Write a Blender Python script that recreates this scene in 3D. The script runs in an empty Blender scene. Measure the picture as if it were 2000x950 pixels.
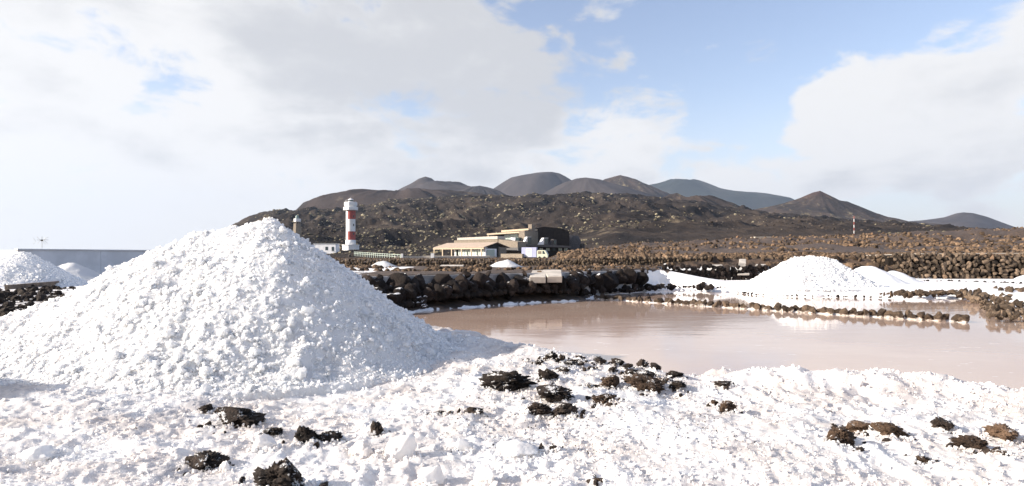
import bpy, math, random
import numpy as np
from mathutils import Vector, Matrix, Euler

random.seed(7)
RNG = np.random.default_rng(11)
SC = bpy.context.scene
COL = SC.collection
F, CX, HZ, EYE = 1200.0, 1000.0, 500.0, 0.8      # focal length in photo pixels, centre column, horizon row, eye height

# ------------------------------------------------------------------ camera
cam_d = bpy.data.cameras.new("camera"); cam = bpy.data.objects.new("camera", cam_d); COL.objects.link(cam)
cam_d.sensor_width = 36.0; cam_d.lens = 36.0 * F / 2000.0; cam_d.shift_y = 0.0125
cam_d.clip_start = 0.05; cam_d.clip_end = 80000
cam.location = (0, 0, EYE); cam.rotation_euler = (math.radians(90), 0, 0)
SC.camera = cam

# ------------------------------------------------------------------ sun and sky
SUN_EL = math.radians(22.0)
SUN_AZ = math.radians(-102.0)                      # clockwise from +Y; left and a touch behind the camera
sun_dir = Vector((math.sin(SUN_AZ) * math.cos(SUN_EL), math.cos(SUN_AZ) * math.cos(SUN_EL), math.sin(SUN_EL)))
sd = bpy.data.lights.new("sun", 'SUN'); sd.energy = 4.4; sd.angle = math.radians(0.6); sd.color = (1.0, 0.90, 0.78)
so = bpy.data.objects.new("sun", sd); COL.objects.link(so)
so.rotation_euler = (-sun_dir).to_track_quat('-Z', 'Y').to_euler()

world = bpy.data.worlds.new("World"); SC.world = world; world.use_nodes = True
wt = world.node_tree; wt.nodes.clear()
def N(t, typ, **kw):
    n = t.nodes.new(typ)
    for k, v in kw.items(): setattr(n, k, v)
    return n
def math_(t, op, a, b=None, c=None, clamp=False):
    n = N(t, 'ShaderNodeMath', operation=op); n.use_clamp = clamp
    for i, v in enumerate((a, b, c)):
        if v is None: continue
        if isinstance(v, (int, float)): n.inputs[i].default_value = v
        else: t.links.new(v, n.inputs[i])
    return n.outputs[0]
def vmath(t, op, a, b=None):
    n = N(t, 'ShaderNodeVectorMath', operation=op)
    for i, v in enumerate((a, b)):
        if v is None: continue
        if isinstance(v, tuple): n.inputs[i].default_value = v
        else: t.links.new(v, n.inputs[i])
    return n
def noise_(t, vec, scale, detail=6, rough=0.55, dist=0.0):
    n = N(t, 'ShaderNodeTexNoise'); n.inputs['Scale'].default_value = scale; n.inputs['Detail'].default_value = detail
    n.inputs['Roughness'].default_value = rough; n.inputs['Distortion'].default_value = dist
    if vec is not None: t.links.new(vec, n.inputs['Vector'])
    return n.outputs['Fac']
def smooth(t, v, a, b, lo=0.0, hi=1.0):
    n = N(t, 'ShaderNodeMapRange', interpolation_type='SMOOTHSTEP'); n.inputs[1].default_value = a; n.inputs[2].default_value = b
    n.inputs[3].default_value = lo; n.inputs[4].default_value = hi; t.links.new(v, n.inputs[0]); return n.outputs[0]
def mixc(t, f, a, b):
    n = N(t, 'ShaderNodeMix', data_type='RGBA')
    if isinstance(f, (int, float)): n.inputs[0].default_value = f
    else: t.links.new(f, n.inputs[0])
    for i, v in ((6, a), (7, b)):
        if isinstance(v, tuple): n.inputs[i].default_value = (v[0], v[1], v[2], 1)
        else: t.links.new(v, n.inputs[i])
    return n.outputs[2]

sky = N(wt, 'ShaderNodeTexSky', sky_type='NISHITA'); sky.sun_disc = False
sky.sun_elevation = SUN_EL; sky.sun_rotation = SUN_AZ
sky.air_density = 1.0; sky.dust_density = 1.2; sky.ozone_density = 1.0; sky.altitude = 10
tc = N(wt, 'ShaderNodeTexCoord')
D_ = vmath(wt, 'NORMALIZE', tc.outputs['Generated']).outputs[0]
sx = N(wt, 'ShaderNodeSeparateXYZ'); wt.links.new(D_, sx.inputs[0])
dx, dy, dz = sx.outputs
zc = math_(wt, 'MAXIMUM', dz, 0.0)
den = math_(wt, 'ADD', zc, 0.22)
cmb = N(wt, 'ShaderNodeCombineXYZ')
wt.links.new(math_(wt, 'DIVIDE', dx, den), cmb.inputs[0]); wt.links.new(math_(wt, 'DIVIDE', dy, den), cmb.inputs[1])
pl = cmb.outputs[0]                                # the flat cloud layer seen in perspective
n_big = noise_(wt, pl, 1.15, 7, 0.56, 0.3)
n_fine = noise_(wt, vmath(wt, 'MULTIPLY', D_, (1.0, 1.0, 2.0)).outputs[0], 7.0, 8, 0.58, 0.25)
# broad deck of cloud over the sunward side, open blue on the other
lean = math_(wt, 'SUBTRACT', 0.60, math_(wt, 'ADD', dx, math_(wt, 'MULTIPLY', zc, 1.47)))
deck = smooth(wt, lean, -0.25, 0.42)
def blob(u, v, r0, r1):
    d = Vector((u, 1, v)).normalized()
    dp = vmath(wt, 'DOT_PRODUCT', D_, tuple(d)).outputs['Value']
    return smooth(wt, dp, math.cos(r1), math.cos(r0))
cum = math_(wt, 'MAXIMUM', blob(.80, .27, .03, .22), math_(wt, 'MULTIPLY', blob(.60, .225, .0, .15), 0.95))
low = smooth(wt, zc, 0.30, 0.05)
cov = math_(wt, 'ADD', math_(wt, 'MULTIPLY', deck, 0.84), math_(wt, 'MULTIPLY', cum, 0.85))
cov = math_(wt, 'ADD', cov, math_(wt, 'MULTIPLY', low, 0.05))
nz = math_(wt, 'ADD', math_(wt, 'MULTIPLY', math_(wt, 'SUBTRACT', n_big, 0.5), 1.7), math_(wt, 'MULTIPLY', math_(wt, 'SUBTRACT', n_fine, 0.5), 2.8))
dens = math_(wt, 'ADD', cov, nz)
cloud = smooth(wt, dens, 0.30, 0.66)
# thicker parts of the cloud are greyer
n_th = noise_(wt, vmath(wt, 'ADD', pl, (3.1, 1.7, 0)).outputs[0], 1.5, 5, 0.55, 0.5)
grey_b = math_(wt, 'MAXIMUM', blob(-.12, .36, .05, .36), math_(wt, 'MULTIPLY', blob(.80, .185, .02, .16), 0.4))
thick = math_(wt, 'MULTIPLY', smooth(wt, math_(wt, 'ADD', math_(wt, 'MULTIPLY', grey_b, 0.45), math_(wt, 'ADD', n_th, math_(wt, 'MULTIPLY', math_(wt, 'SUBTRACT', n_fine, .5), 1.1))), 0.50, 1.02), smooth(wt, zc, 0.0, 0.12))
ccol = mixc(wt, thick, (4.0, 3.95, 3.91), (2.75, 2.77, 2.86))
sunw = smooth(wt, vmath(wt, 'DOT_PRODUCT', D_, tuple(sun_dir)).outputs['Value'], 0.25, 1.0)
ccol = mixc(wt, sunw, ccol, (4.15, 4.05, 3.92))
skyc = vmath(wt, 'MULTIPLY', sky.outputs[0], (1.08, .94, .93)).outputs[0]
hz = smooth(wt, zc, 0.26, 0.0)
skyc = mixc(wt, math_(wt, 'MULTIPLY', hz, 0.75), skyc, (3.15, 3.4, 3.75))
fin = mixc(wt, math_(wt, 'MULTIPLY', cloud, 0.96), skyc, ccol)
bg = N(wt, 'ShaderNodeBackground'); bg.inputs[1].default_value = 0.1
wt.links.new(fin, bg.inputs[0]); ow = N(wt, 'ShaderNodeOutputWorld'); wt.links.new(bg.outputs[0], ow.inputs[0])

# ------------------------------------------------------------------ exposure and render settings
SC.view_settings.view_transform = 'Standard'; SC.view_settings.look = 'None'
SC.view_settings.exposure = 1.30; SC.view_settings.gamma = 1.0; SC.view_settings.use_curve_mapping = False
SC.render.engine = 'CYCLES'
SC.cycles.max_bounces = 8; SC.cycles.diffuse_bounces = 7; SC.cycles.glossy_bounces = 3; SC.cycles.transmission_bounces = 4
SC.cycles.volume_bounces = 0; SC.cycles.use_denoising = True; SC.cycles.caustics_reflective = False; SC.cycles.caustics_refractive = False

# ------------------------------------------------------------------ numeric noise
def _h(ix, iy, iz, s):
    n = (ix.astype(np.int64) * 374761393 + iy.astype(np.int64) * 668265263 + iz.astype(np.int64) * 2147483647 + s * 974634721) & 0xffffffff
    n = ((n ^ (n >> 13)) * 1274126177) & 0xffffffff
    n = ((n ^ (n >> 15)) * 2246822519) & 0xffffffff
    n = n ^ (n >> 16)
    return n.astype(np.float64) / 4294967296.0
def vn3(x, y, z, s=0):
    ix, iy, iz = np.floor(x), np.floor(y), np.floor(z)
    fx, fy, fz = x - ix, y - iy, z - iz
    ux, uy, uz = [f * f * f * (f * (f * 6 - 15) + 10) for f in (fx, fy, fz)]
    r = 0
    for a in (0, 1):
        for b in (0, 1):
            for c in (0, 1):
                r = r + _h(ix + a, iy + b, iz + c, s) * (ux if a else 1 - ux) * (uy if b else 1 - uy) * (uz if c else 1 - uz)
    return r
def vn2(x, y, s=0):
    ix, iy = np.floor(x), np.floor(y)
    fx, fy = x - ix, y - iy
    ux, uy = [f * f * f * (f * (f * 6 - 15) + 10) for f in (fx, fy)]
    z = np.zeros_like(ix)
    return (_h(ix, iy, z, s) * (1 - ux) * (1 - uy) + _h(ix + 1, iy, z, s) * ux * (1 - uy)
            + _h(ix, iy + 1, z, s) * (1 - ux) * uy + _h(ix + 1, iy + 1, z, s) * ux * uy)
def fbm(x, y, o=4, s=0, g=0.5):
    r = 0; a = 1; t = 0
    for k in range(o):
        r = r + a * vn2(x * 2 ** k + 17.3 * k, y * 2 ** k - 9.1 * k, s + k); t += a; a *= g
    return r / t
def billow(x, y, o=3, s=0):
    r = 0; a = 1; t = 0
    for k in range(o):
        r = r + a * (1 - np.abs(2 * vn2(x * 2 ** k + 5.7 * k, y * 2 ** k + 3.3 * k, s + k) - 1)); t += a; a *= 0.5
    return r / t
def sstep(v, a, b):
    t = np.clip((v - a) / (b - a), 0, 1); return t * t * (3 - 2 * t)

def W(px, py, d):                                  # photo column/row at a depth -> point
    return Vector(((px - CX) / F * d, d, EYE + (HZ - py) / F * d))
def G(px, py, z=0.0):                              # photo column/row on the level z -> point
    d = (EYE - z) * F / (py - HZ); return Vector(((px - CX) / F * d, d, z))

# ------------------------------------------------------------------ mesh helpers
def link(name, me, mat=None, parent=None):
    o = bpy.data.objects.new(name, me); COL.objects.link(o)
    if mat is not None and me is not None and not me.materials: me.materials.append(mat)
    if parent is not None: o.parent = parent
    return o
def np_mesh(name, V, T, smooth_=False):
    """vertices (n,3), faces (m,k) as arrays"""
    V = np.asarray(V, dtype=np.float32); T = np.asarray(T, dtype=np.int32)
    me = bpy.data.meshes.new(name); k = T.shape[1]
    me.vertices.add(len(V)); me.vertices.foreach_set('co', V.ravel())
    me.loops.add(T.size); me.loops.foreach_set('vertex_index', T.ravel())
    me.polygons.add(len(T)); me.polygons.foreach_set('loop_start', np.arange(0, T.size, k, dtype=np.int32))
    me.polygons.foreach_set('loop_total', np.full(len(T), k, dtype=np.int32))
    me.polygons.foreach_set('use_smooth', np.full(len(T), smooth_, dtype=bool))
    me.update(calc_edges=True); return me
def grid_faces(nr, nc, wrap=False):
    i = np.arange(nr - 1)[:, None] * nc
    j = np.arange(nc if wrap else nc - 1)[None, :]
    jn = (j + 1) % nc
    return np.stack([i + j, i + jn, i + nc + jn, i + nc + j], -1).reshape(-1, 4)
def attr(me, name, vals):
    a = me.attributes.new(name, 'FLOAT', 'POINT'); a.data.foreach_set('value', np.asarray(vals, dtype=np.float32).ravel())
def tag(o, label=None, cat=None, group=None, kind=None):
    if label: o['label'] = label
    if cat: o['category'] = cat
    if group: o['group'] = group
    if kind: o['kind'] = kind
    return o
def empty(name, loc=(0, 0, 0), rz=0.0):
    o = bpy.data.objects.new(name, None); COL.objects.link(o); o.location = loc; o.rotation_euler = (0, 0, rz); o.empty_display_size = 0.2
    return o

class MB:
    def __init__(s): s.v = []; s.f = []
    def poly(s, pts, faces):
        b = len(s.v); s.v += [tuple(p) for p in pts]; s.f += [tuple(i + b for i in f) for f in faces]; return s
    def box(s, x0, x1, y0, y1, z0, z1, m=None):
        p = [Vector(q) for q in ((x0, y0, z0), (x1, y0, z0), (x1, y1, z0), (x0, y1, z0), (x0, y0, z1), (x1, y0, z1), (x1, y1, z1), (x0, y1, z1))]
        if m is not None: p = [m @ q for q in p]
        return s.poly(p, [(0, 3, 2, 1), (4, 5, 6, 7), (0, 1, 5, 4), (1, 2, 6, 5), (2, 3, 7, 6), (3, 0, 4, 7)])
    def prism(s, pts, vec):                        # polygon swept along vec
        n = len(pts); a = [Vector(p) for p in pts]; b = [p + Vector(vec) for p in a]
        return s.poly(a + b, [tuple(range(n))[::-1], tuple(range(n, 2 * n))] + [(i, (i + 1) % n, n + (i + 1) % n, n + i) for i in range(n)])
    def lathe(s, prof, n=24, c=(0, 0), a0=0.0, a1=2 * math.pi):
        full = abs(a1 - a0 - 2 * math.pi) < 1e-6; m = n if full else n + 1
        b = len(s.v)
        for r, z in prof:
            for k in range(m):
                a = a0 + (a1 - a0) * k / n; s.v.append((c[0] + r * math.cos(a), c[1] + r * math.sin(a), z))
        for i in range(len(prof) - 1):
            for k in range(n):
                k2 = (k + 1) % m; s.f.append((b + i * m + k, b + i * m + k2, b + (i + 1) * m + k2, b + (i + 1) * m + k))
        return s
    def tube(s, p, q, r, n=8):
        p, q = Vector(p), Vector(q); d = (q - p).normalized(); u = d.orthogonal().normalized(); w = d.cross(u); b = len(s.v)
        for c in (p, q):
            for k in range(n):
                a = 2 * math.pi * k / n; s.v.append(tuple(c + u * (r * math.cos(a)) + w * (r * math.sin(a))))
        s.f += [(b + k, b + (k + 1) % n, b + n + (k + 1) % n, b + n + k) for k in range(n)] + [tuple(range(b, b + n))[::-1], tuple(range(b + n, b + 2 * n))]
        return s
    def build(s, name, mat, parent=None, smooth_=False):
        me = bpy.data.meshes.new(name); me.from_pydata(s.v, [], s.f); me.update()
        if smooth_: me.polygons.foreach_set('use_smooth', [True] * len(me.polygons))
        return link(name, me, mat, parent)

def ico(sub):
    import bmesh
    bm = bmesh.new(); bmesh.ops.create_icosphere(bm, subdivisions=sub, radius=1.0)
    bm.verts.ensure_lookup_table()
    V = np.array([v.co[:] for v in bm.verts]); T = np.array([[v.index for v in f.verts] for f in bm.faces]); bm.free()
    return V, T
ICO = {k: ico(k) for k in (1, 2, 3, 4, 5)}          # 20, 80, 320, 1280, 5120 triangles

def rock_verts(sub, seed, amp=0.45, fq=1.3, facet=0.0, fine=0.0):
    V, T = ICO[sub]; P = V * fq + seed * 3.17
    n = vn3(P[:, 0], P[:, 1], P[:, 2], seed) * 0.65 + vn3(P[:, 0] * 2.3, P[:, 1] * 2.3, P[:, 2] * 2.3, seed + 5) * 0.35
    r = 1 + amp * (n - 0.5) * 2
    if fine:
        Q = V * 6.5 + seed
        r = r + fine * (np.abs(2 * vn3(Q[:, 0] * .6, Q[:, 1] * .6, Q[:, 2] * .6, seed + 9) - 1) - .5) \
              + fine * .9 * (np.abs(2 * vn3(Q[:, 0] * 1.5, Q[:, 1] * 1.5, Q[:, 2] * 1.5, seed + 11) - 1) - .5) \
              + fine * .45 * (vn3(Q[:, 0] * 3.4, Q[:, 1] * 3.4, Q[:, 2] * 3.4, seed + 13) - .5)
    Q = V * r[:, None]
    if facet:
        rs = np.random.default_rng(seed)
        for _ in range(7):
            d = rs.normal(size=3); d /= np.linalg.norm(d); k = facet * rs.uniform(.75, 1.0)
            t = Q @ d; over = np.maximum(t - k, 0); Q = Q - over[:, None] * d * 0.9
    return Q, T
def rock_mesh(name, sub, seed, mat, amp=0.45, fq=1.3, facet=0.0, smooth_=True, fine=0.0):
    V, T = rock_verts(sub, seed, amp, fq, facet, fine); me = np_mesh(name, V, T, smooth_); me.materials.append(mat); return me

def rand_rot(n, rng):
    q = rng.normal(size=(n, 4)); q /= np.linalg.norm(q, axis=1)[:, None]; w, x, y, z = q.T
    return np.stack([np.stack([1 - 2 * (y * y + z * z), 2 * (x * y - z * w), 2 * (x * z + y * w)], -1),
                     np.stack([2 * (x * y + z * w), 1 - 2 * (x * x + z * z), 2 * (y * z - x * w)], -1),
                     np.stack([2 * (x * z - y * w), 2 * (y * z + x * w), 1 - 2 * (x * x + y * y)], -1)], 1)
def scatter(name, temps, T, P, S, mat, rng, parent=None, smooth_=False, upright=False, rnd=None):
    """many small copies of a few template shapes as one mesh; P (n,3), S (n,) or (n,3)"""
    n = len(P); S = np.asarray(S); S = S if S.ndim == 2 else np.repeat(S[:, None], 3, 1)
    if upright:
        a = rng.uniform(0, 2 * np.pi, n); R = np.zeros((n, 3, 3)); R[:, 0, 0] = np.cos(a); R[:, 0, 1] = -np.sin(a); R[:, 1, 0] = np.sin(a); R[:, 1, 1] = np.cos(a); R[:, 2, 2] = 1
        B = np.asarray(temps)[rng.integers(0, len(temps), n)]
        V = np.einsum('nij,nkj->nki', R, B) * S[:, None, :] + P[:, None, :]
    else:
        R = rand_rot(n, rng); B = np.asarray(temps)[rng.integers(0, len(temps), n)] * S[:, None, :]
        V = np.einsum('nij,nkj->nki', R, B) + P[:, None, :]
    m = B.shape[1]
    FF = (np.asarray(T)[None] + (np.arange(n) * m)[:, None, None]).reshape(-1, np.asarray(T).shape[1])
    me = np_mesh(name, V.reshape(-1, 3), FF, smooth_)
    attr(me, 'tone', np.repeat(rng.uniform(0, 1, n), m))
    return link(name, me, mat, parent)

# ------------------------------------------------------------------ materials
def new_mat(name):
    m = bpy.data.materials.new(name); m.use_nodes = True; t = m.node_tree; t.nodes.clear()
    o = N(t, 'ShaderNodeOutputMaterial'); b = N(t, 'ShaderNodeBsdfPrincipled'); t.links.new(b.outputs[0], o.inputs[0])
    return m, t, b, o
def setc(t, b, c):
    if isinstance(c, tuple): b.inputs['Base Color'].default_value = (*c, 1)
    else: t.links.new(c, b.inputs['Base Color'])
def bump(t, b, h, strength=0.5, dist=0.02):
    n = N(t, 'ShaderNodeBump'); n.inputs['Strength'].default_value = strength; n.inputs['Distance'].default_value = dist
    t.links.new(h, n.inputs['Height']); t.links.new(n.outputs[0], b.inputs['Normal'])
def coords(t, kind='Object'):
    return N(t, 'ShaderNodeTexCoord').outputs[kind]
def wpos(t): return N(t, 'ShaderNodeNewGeometry').outputs['Position']

def plain(name, col, rough=0.7, var=0.12, scale=1.5, metal=0.0, bmp=0.0):
    m, t, b, o = new_mat(name); p = wpos(t)
    n = noise_(t, p, scale, 5, 0.6)
    c = mixc(t, smooth(t, n, .35, .65), tuple(max(0, x * (1 - var)) for x in col), tuple(min(1, x * (1 + var * .6)) for x in col))
    setc(t, b, c); b.inputs['Roughness'].default_value = rough; b.inputs['Metallic'].default_value = metal
    if bmp: bump(t, b, noise_(t, p, scale * 6, 4), bmp, 0.05)
    return m

def salt_mat(name, dirty=0.0, sss=0.0, scale=1.0):
    """white halite: diffuse with some light passing through, a faint gloss, buff stains"""
    m, t, b, o = new_mat(name); p = wpos(t)
    n1 = noise_(t, p, 2.2 * scale, 6, 0.62); n2 = noise_(t, p, 16 * scale, 5, 0.65); n3 = noise_(t, p, 60 * scale, 3, 0.6)
    white = mixc(t, smooth(t, n2, .35, .7), (.945, .95, .955), (.97, .965, .96))
    if dirty:
        stain = mixc(t, smooth(t, n2, .35, .65), (.70, .62, .56), (.83, .77, .73))
        f = math_(t, 'MULTIPLY', smooth(t, math_(t, 'ADD', math_(t, 'MULTIPLY', n1, .65), math_(t, 'MULTIPLY', n2, .35)), .38, .62), dirty)
        white = mixc(t, f, white, stain)
        grit = math_(t, 'MULTIPLY', smooth(t, noise_(t, p, 95, 2, .5), .70, .74), smooth(t, n1, .42, .62))
        white = mixc(t, math_(t, 'MULTIPLY', grit, .75), white, (.10, .07, .05))
        wet = math_(t, 'MULTIPLY', smooth(t, noise_(t, vmath(t, 'ADD', p, (7.7, 2.2, 0)).outputs[0], 2.4, 7, .68), .52, .66), .75 * dirty)
        white = mixc(t, wet, white, (.40, .385, .41))
    setc(t, b, white); b.inputs['Roughness'].default_value = 0.42
    if sss:
        b.inputs['Subsurface Weight'].default_value = .85; b.inputs['Subsurface Radius'].default_value = (1.0, .95, .9); b.inputs['Subsurface Scale'].default_value = sss
    b.inputs['Specular IOR Level'].default_value = 0.35
    bump(t, b, math_(t, 'ADD', n2, math_(t, 'MULTIPLY', n3, .5)), 0.45, 0.012 / scale)
    tr = N(t, 'ShaderNodeBsdfTranslucent'); t.links.new(white, tr.inputs[0])
    ms = N(t, 'ShaderNodeMixShader'); ms.inputs[0].default_value = 0.36
    t.links.new(b.outputs[0], ms.inputs[1]); t.links.new(tr.outputs[0], ms.inputs[2]); t.links.new(ms.outputs[0], o.inputs[0])
    return m

def lava_mat(name, dark=(.016, .013, .012), brown=(.10, .062, .040), k=0.5, salt=0.0, crust_z=None, rnd=0.35, sc=5.0, bmp=0.8, rust=0.0, tone=False, top_salt=0.0, bd=.05):
    m, t, b, o = new_mat(name); p = wpos(t)
    n1 = noise_(t, p, sc, 6, 0.65); n2 = noise_(t, p, sc * 6, 4, 0.7)
    f = smooth(t, math_(t, 'ADD', math_(t, 'MULTIPLY', n1, .6), math_(t, 'MULTIPLY', n2, .4)), .5 - .22 - (k - .5) * .5, .5 + .22 - (k - .5) * .5)
    c = mixc(t, f, dark, brown)
    if tone:
        a = N(t, 'ShaderNodeAttribute'); a.attribute_name = 'tone'; rv = a.outputs['Fac']
    else:
        rv = N(t, 'ShaderNodeObjectInfo').outputs['Random']
    if rnd:
        mul = math_(t, 'ADD', math_(t, 'MULTIPLY', rv, 2 * rnd * 1.6), 1 - rnd)
        cm = N(t, 'ShaderNodeCombineXYZ'); [t.links.new(mul, cm.inputs[i]) for i in range(3)]
        c = vmath(t, 'MULTIPLY', c, cm.outputs[0]).outputs[0]
    if rust:
        c = mixc(t, math_(t, 'MULTIPLY', smooth(t, rv, 1 - rust, 1 - rust + .05), .8), c, (.22, .115, .06))
    if salt:
        g = N(t, 'ShaderNodeNewGeometry'); sp = N(t, 'ShaderNodeSeparateXYZ'); t.links.new(g.outputs['Normal'], sp.inputs[0])
        pt = math_(t, 'ADD', math_(t, 'MULTIPLY', noise_(t, p, sc * 1.1, 5, .7), 1.0), math_(t, 'MULTIPLY', noise_(t, p, sc * 9, 3), .45))
        pt = math_(t, 'ADD', pt, math_(t, 'MULTIPLY', sp.outputs[2], .10))
        c = mixc(t, smooth(t, pt, 1.08 - salt, 1.14 - salt), c, (.86, .85, .84))
    if top_salt:
        g = N(t, 'ShaderNodeNewGeometry'); sp = N(t, 'ShaderNodeSeparateXYZ'); t.links.new(g.outputs['Normal'], sp.inputs[0])
        c = mixc(t, smooth(t, math_(t, 'ADD', sp.outputs[2], math_(t, 'MULTIPLY', math_(t, 'SUBTRACT', n1, .5), 2.4)), 1.3 - top_salt, 1.5 - top_salt), c, (.85, .84, .83))
    if crust_z is not None:
        sp = N(t, 'ShaderNodeSeparateXYZ'); t.links.new(p, sp.inputs[0])
        zz = math_(t, 'ADD', sp.outputs[2], math_(t, 'MULTIPLY', math_(t, 'SUBTRACT', noise_(t, p, 9, 4), .5), .16))
        c = mixc(t, smooth(t, zz, crust_z + .02, crust_z - .02), c, (.82, .77, .72))
    setc(t, b, c); b.inputs['Roughness'].default_value = 0.9; b.inputs['Specular IOR Level'].default_value = 0.25
    bump(t, b, math_(t, 'ADD', n2, math_(t, 'MULTIPLY', n1, .8)), bmp, bd)
    return m

M = {}
M['salt'] = salt_mat('white_salt', sss=.05)
M['salt_far'] = salt_mat('white_salt_heap', scale=.35)
M['salt_ground'] = salt_mat('salt_crust', dirty=.85)
M['salt_grain'] = salt_mat('salt_grains', dirty=.5)
M['rock'] = lava_mat('black_lava', (.010, .009, .009), (.062, .044, .034), .45, salt=.20, sc=14, bmp=.9, rnd=.25, bd=.02)
M['rock_brown'] = lava_mat('brown_lava', (.016, .011, .009), (.125, .080, .052), .45, salt=.20, sc=14, bmp=.9, rnd=.2, bd=.02)
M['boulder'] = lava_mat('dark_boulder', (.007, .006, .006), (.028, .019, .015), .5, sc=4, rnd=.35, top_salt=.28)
M['boulder_crust'] = lava_mat('salt_crusted_stone', (.014, .011, .010), (.05, .034, .026), .5, sc=6, rnd=.3, top_salt=.85)
M['divider'] = lava_mat('divider_stone', (.016, .012, .010), (.125, .088, .060), .5, sc=7, rnd=.35, crust_z=-.104)
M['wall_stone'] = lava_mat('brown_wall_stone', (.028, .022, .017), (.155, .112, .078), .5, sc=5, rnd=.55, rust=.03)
M['wall_far'] = lava_mat('brown_terrace_stone', (.028, .022, .017), (.17, .125, .085), .5, sc=5, rnd=.55, tone=True, rust=.03)
M['wall_far_o'] = lava_mat('brown_terrace_stone_piece', (.028, .022, .017), (.17, .125, .085), .5, sc=5, rnd=.55, rust=.03)
M['rubble'] = lava_mat('lava_rubble', (.018, .013, .010), (.145, .096, .060), .5, sc=2.5, rnd=.6, tone=True, rust=.03)
M['rubble_dark'] = lava_mat('dark_rubble', (.009, .008, .007), (.036, .025, .019), .5, sc=5, rnd=.4, tone=True)
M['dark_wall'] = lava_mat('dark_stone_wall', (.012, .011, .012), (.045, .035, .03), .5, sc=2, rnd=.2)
M['concrete'] = plain('pale_concrete', (.52, .47, .41), .85, .18, 3, bmp=.2)
M['mortar'] = plain('salt_whitened_mortar', (.42, .41, .41), .9, .45, 4, bmp=.5)
M['white_paint'] = plain('white_paint', (.78, .78, .78), .6, .08, .6)
M['white_wall'] = plain('white_rendered_wall', (.88, .88, .90), .8, .10, .8, bmp=.1)
M['red_paint'] = plain('red_paint', (.36, .070, .058), .55, .15, .8)
M['grey_metal'] = plain('grey_metal', (.35, .36, .37), .45, .1, 8, metal=.6)
M['timber'] = plain('pale_timber', (.56, .45, .32), .7, .15, 2)
M['roof_tile'] = plain('tan_roof', (.46, .36, .28), .8, .15, 2.2, bmp=.3)
M['stone_light'] = lava_mat('light_stone_masonry', (.09, .078, .066), (.34, .285, .225), .6, sc=3.0, rnd=0, bmp=.6)
M['stone_grey'] = lava_mat('grey_stone_masonry', (.03, .028, .028), (.13, .115, .11), .5, sc=2.5, rnd=0, bmp=.6)
M['dark_roof'] = plain('dark_roof_edge', (.10, .095, .095), .7, .1, 2)
M['near_black'] = plain('dark_interior', (.020, .019, .019), .8, .1, 2)  # one near-black colour shared by doors, gable, joint, balustrade and back walls
M['plank'] = plain('weathered_plank', (.16, .12, .09), .85, .3, 6, bmp=.4)
M['lilac'] = plain('lilac_truck_side', (.50, .52, .74), .45, .04, 1)
M['shade_blue'] = plain('shaded_truck_front', (.07, .09, .22), .5, .05, 1)  # blue of the box body darkened to paint the shade on its front
M['cream'] = plain('cream_truck_cab', (.72, .73, .56), .4, .04, 1)
M['rubber'] = plain('rubber', (.02, .02, .02), .8, .1, 4)
M['green_rail'] = plain('pale_green_railing', (.62, .72, .63), .5, .05, 2)
M['dome'] = plain('grey_green_dome', (.17, .23, .22), .5, .15, 2)
M['panel_ink'] = plain('grey_blue_print', (.36, .38, .52), .6, .05, 3)
m, t, b, o = new_mat('window_glass'); setc(t, b, (.03, .05, .055)); b.inputs['Roughness'].default_value = .06; M['glass'] = m
m, t, b, o = new_mat('curtained_glass'); setc(t, b, (.50, .58, .52)); b.inputs['Roughness'].default_value = .12; M['pale_glass'] = m
m, t, b, o = new_mat('sea_water'); setc(t, b, (.02, .06, .09)); b.inputs['Roughness'].default_value = .12; bump(t, b, noise_(t, wpos(t), .3, 5), .6, .4); M['sea'] = m
# brine: pinkish turbid water with a rippled gloss and a scum of floating salt
m, t, b, o = new_mat('pink_brine'); p = wpos(t)
sq = vmath(t, 'MULTIPLY', p, (1.0, 2.6, 1.0)).outputs[0]
scum = math_(t, 'MULTIPLY', smooth(t, noise_(t, sq, 4.5, 6, .62), .64, .69), smooth(t, noise_(t, p, .9, 3, .5), .40, .62))
base = mixc(t, smooth(t, noise_(t, p, .5, 4), .35, .65), (.47, .335, .265), (.53, .40, .325))
setc(t, b, mixc(t, math_(t, 'MULTIPLY', scum, .8), base, (.78, .72, .68)))
b.inputs['Roughness'].default_value = .05; b.inputs['IOR'].default_value = 1.95
rip = math_(t, 'ADD', noise_(t, vmath(t, 'MULTIPLY', p, (.55, 1.7, 1.0)).outputs[0], 2.4, 3, .5), math_(t, 'MULTIPLY', noise_(t, sq, 9, 2, .5), .16))
bump(t, b, rip, .06, .03); M['brine'] = m

# ground that is part black stone, part salt (per-vertex 'salt' amount)
m, t, b, o = new_mat('lava_and_salt_ground'); p = wpos(t)
a = N(t, 'ShaderNodeAttribute'); a.attribute_name = 'salt'
n1 = noise_(t, p, 5, 6, .65); n2 = noise_(t, p, 24, 4, .65)
dk = mixc(t, smooth(t, n1, .35, .65), (.03, .022, .018), (.12, .08, .055))
wh = mixc(t, smooth(t, n1, .3, .65), (.88, .88, .90), (.90, .88, .86))
mk = smooth(t, math_(t, 'ADD', a.outputs['Fac'], math_(t, 'MULTIPLY', math_(t, 'SUBTRACT', math_(t, 'ADD', math_(t, 'MULTIPLY', n1, .6), math_(t, 'MULTIPLY', n2, .4)), .5), 1.6)), .42, .58)
setc(t, b, mixc(t, mk, dk, wh)); b.inputs['Roughness'].default_value = .8; bump(t, b, math_(t, 'ADD', n1, n2), .6, .04); M['ground'] = m

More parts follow.
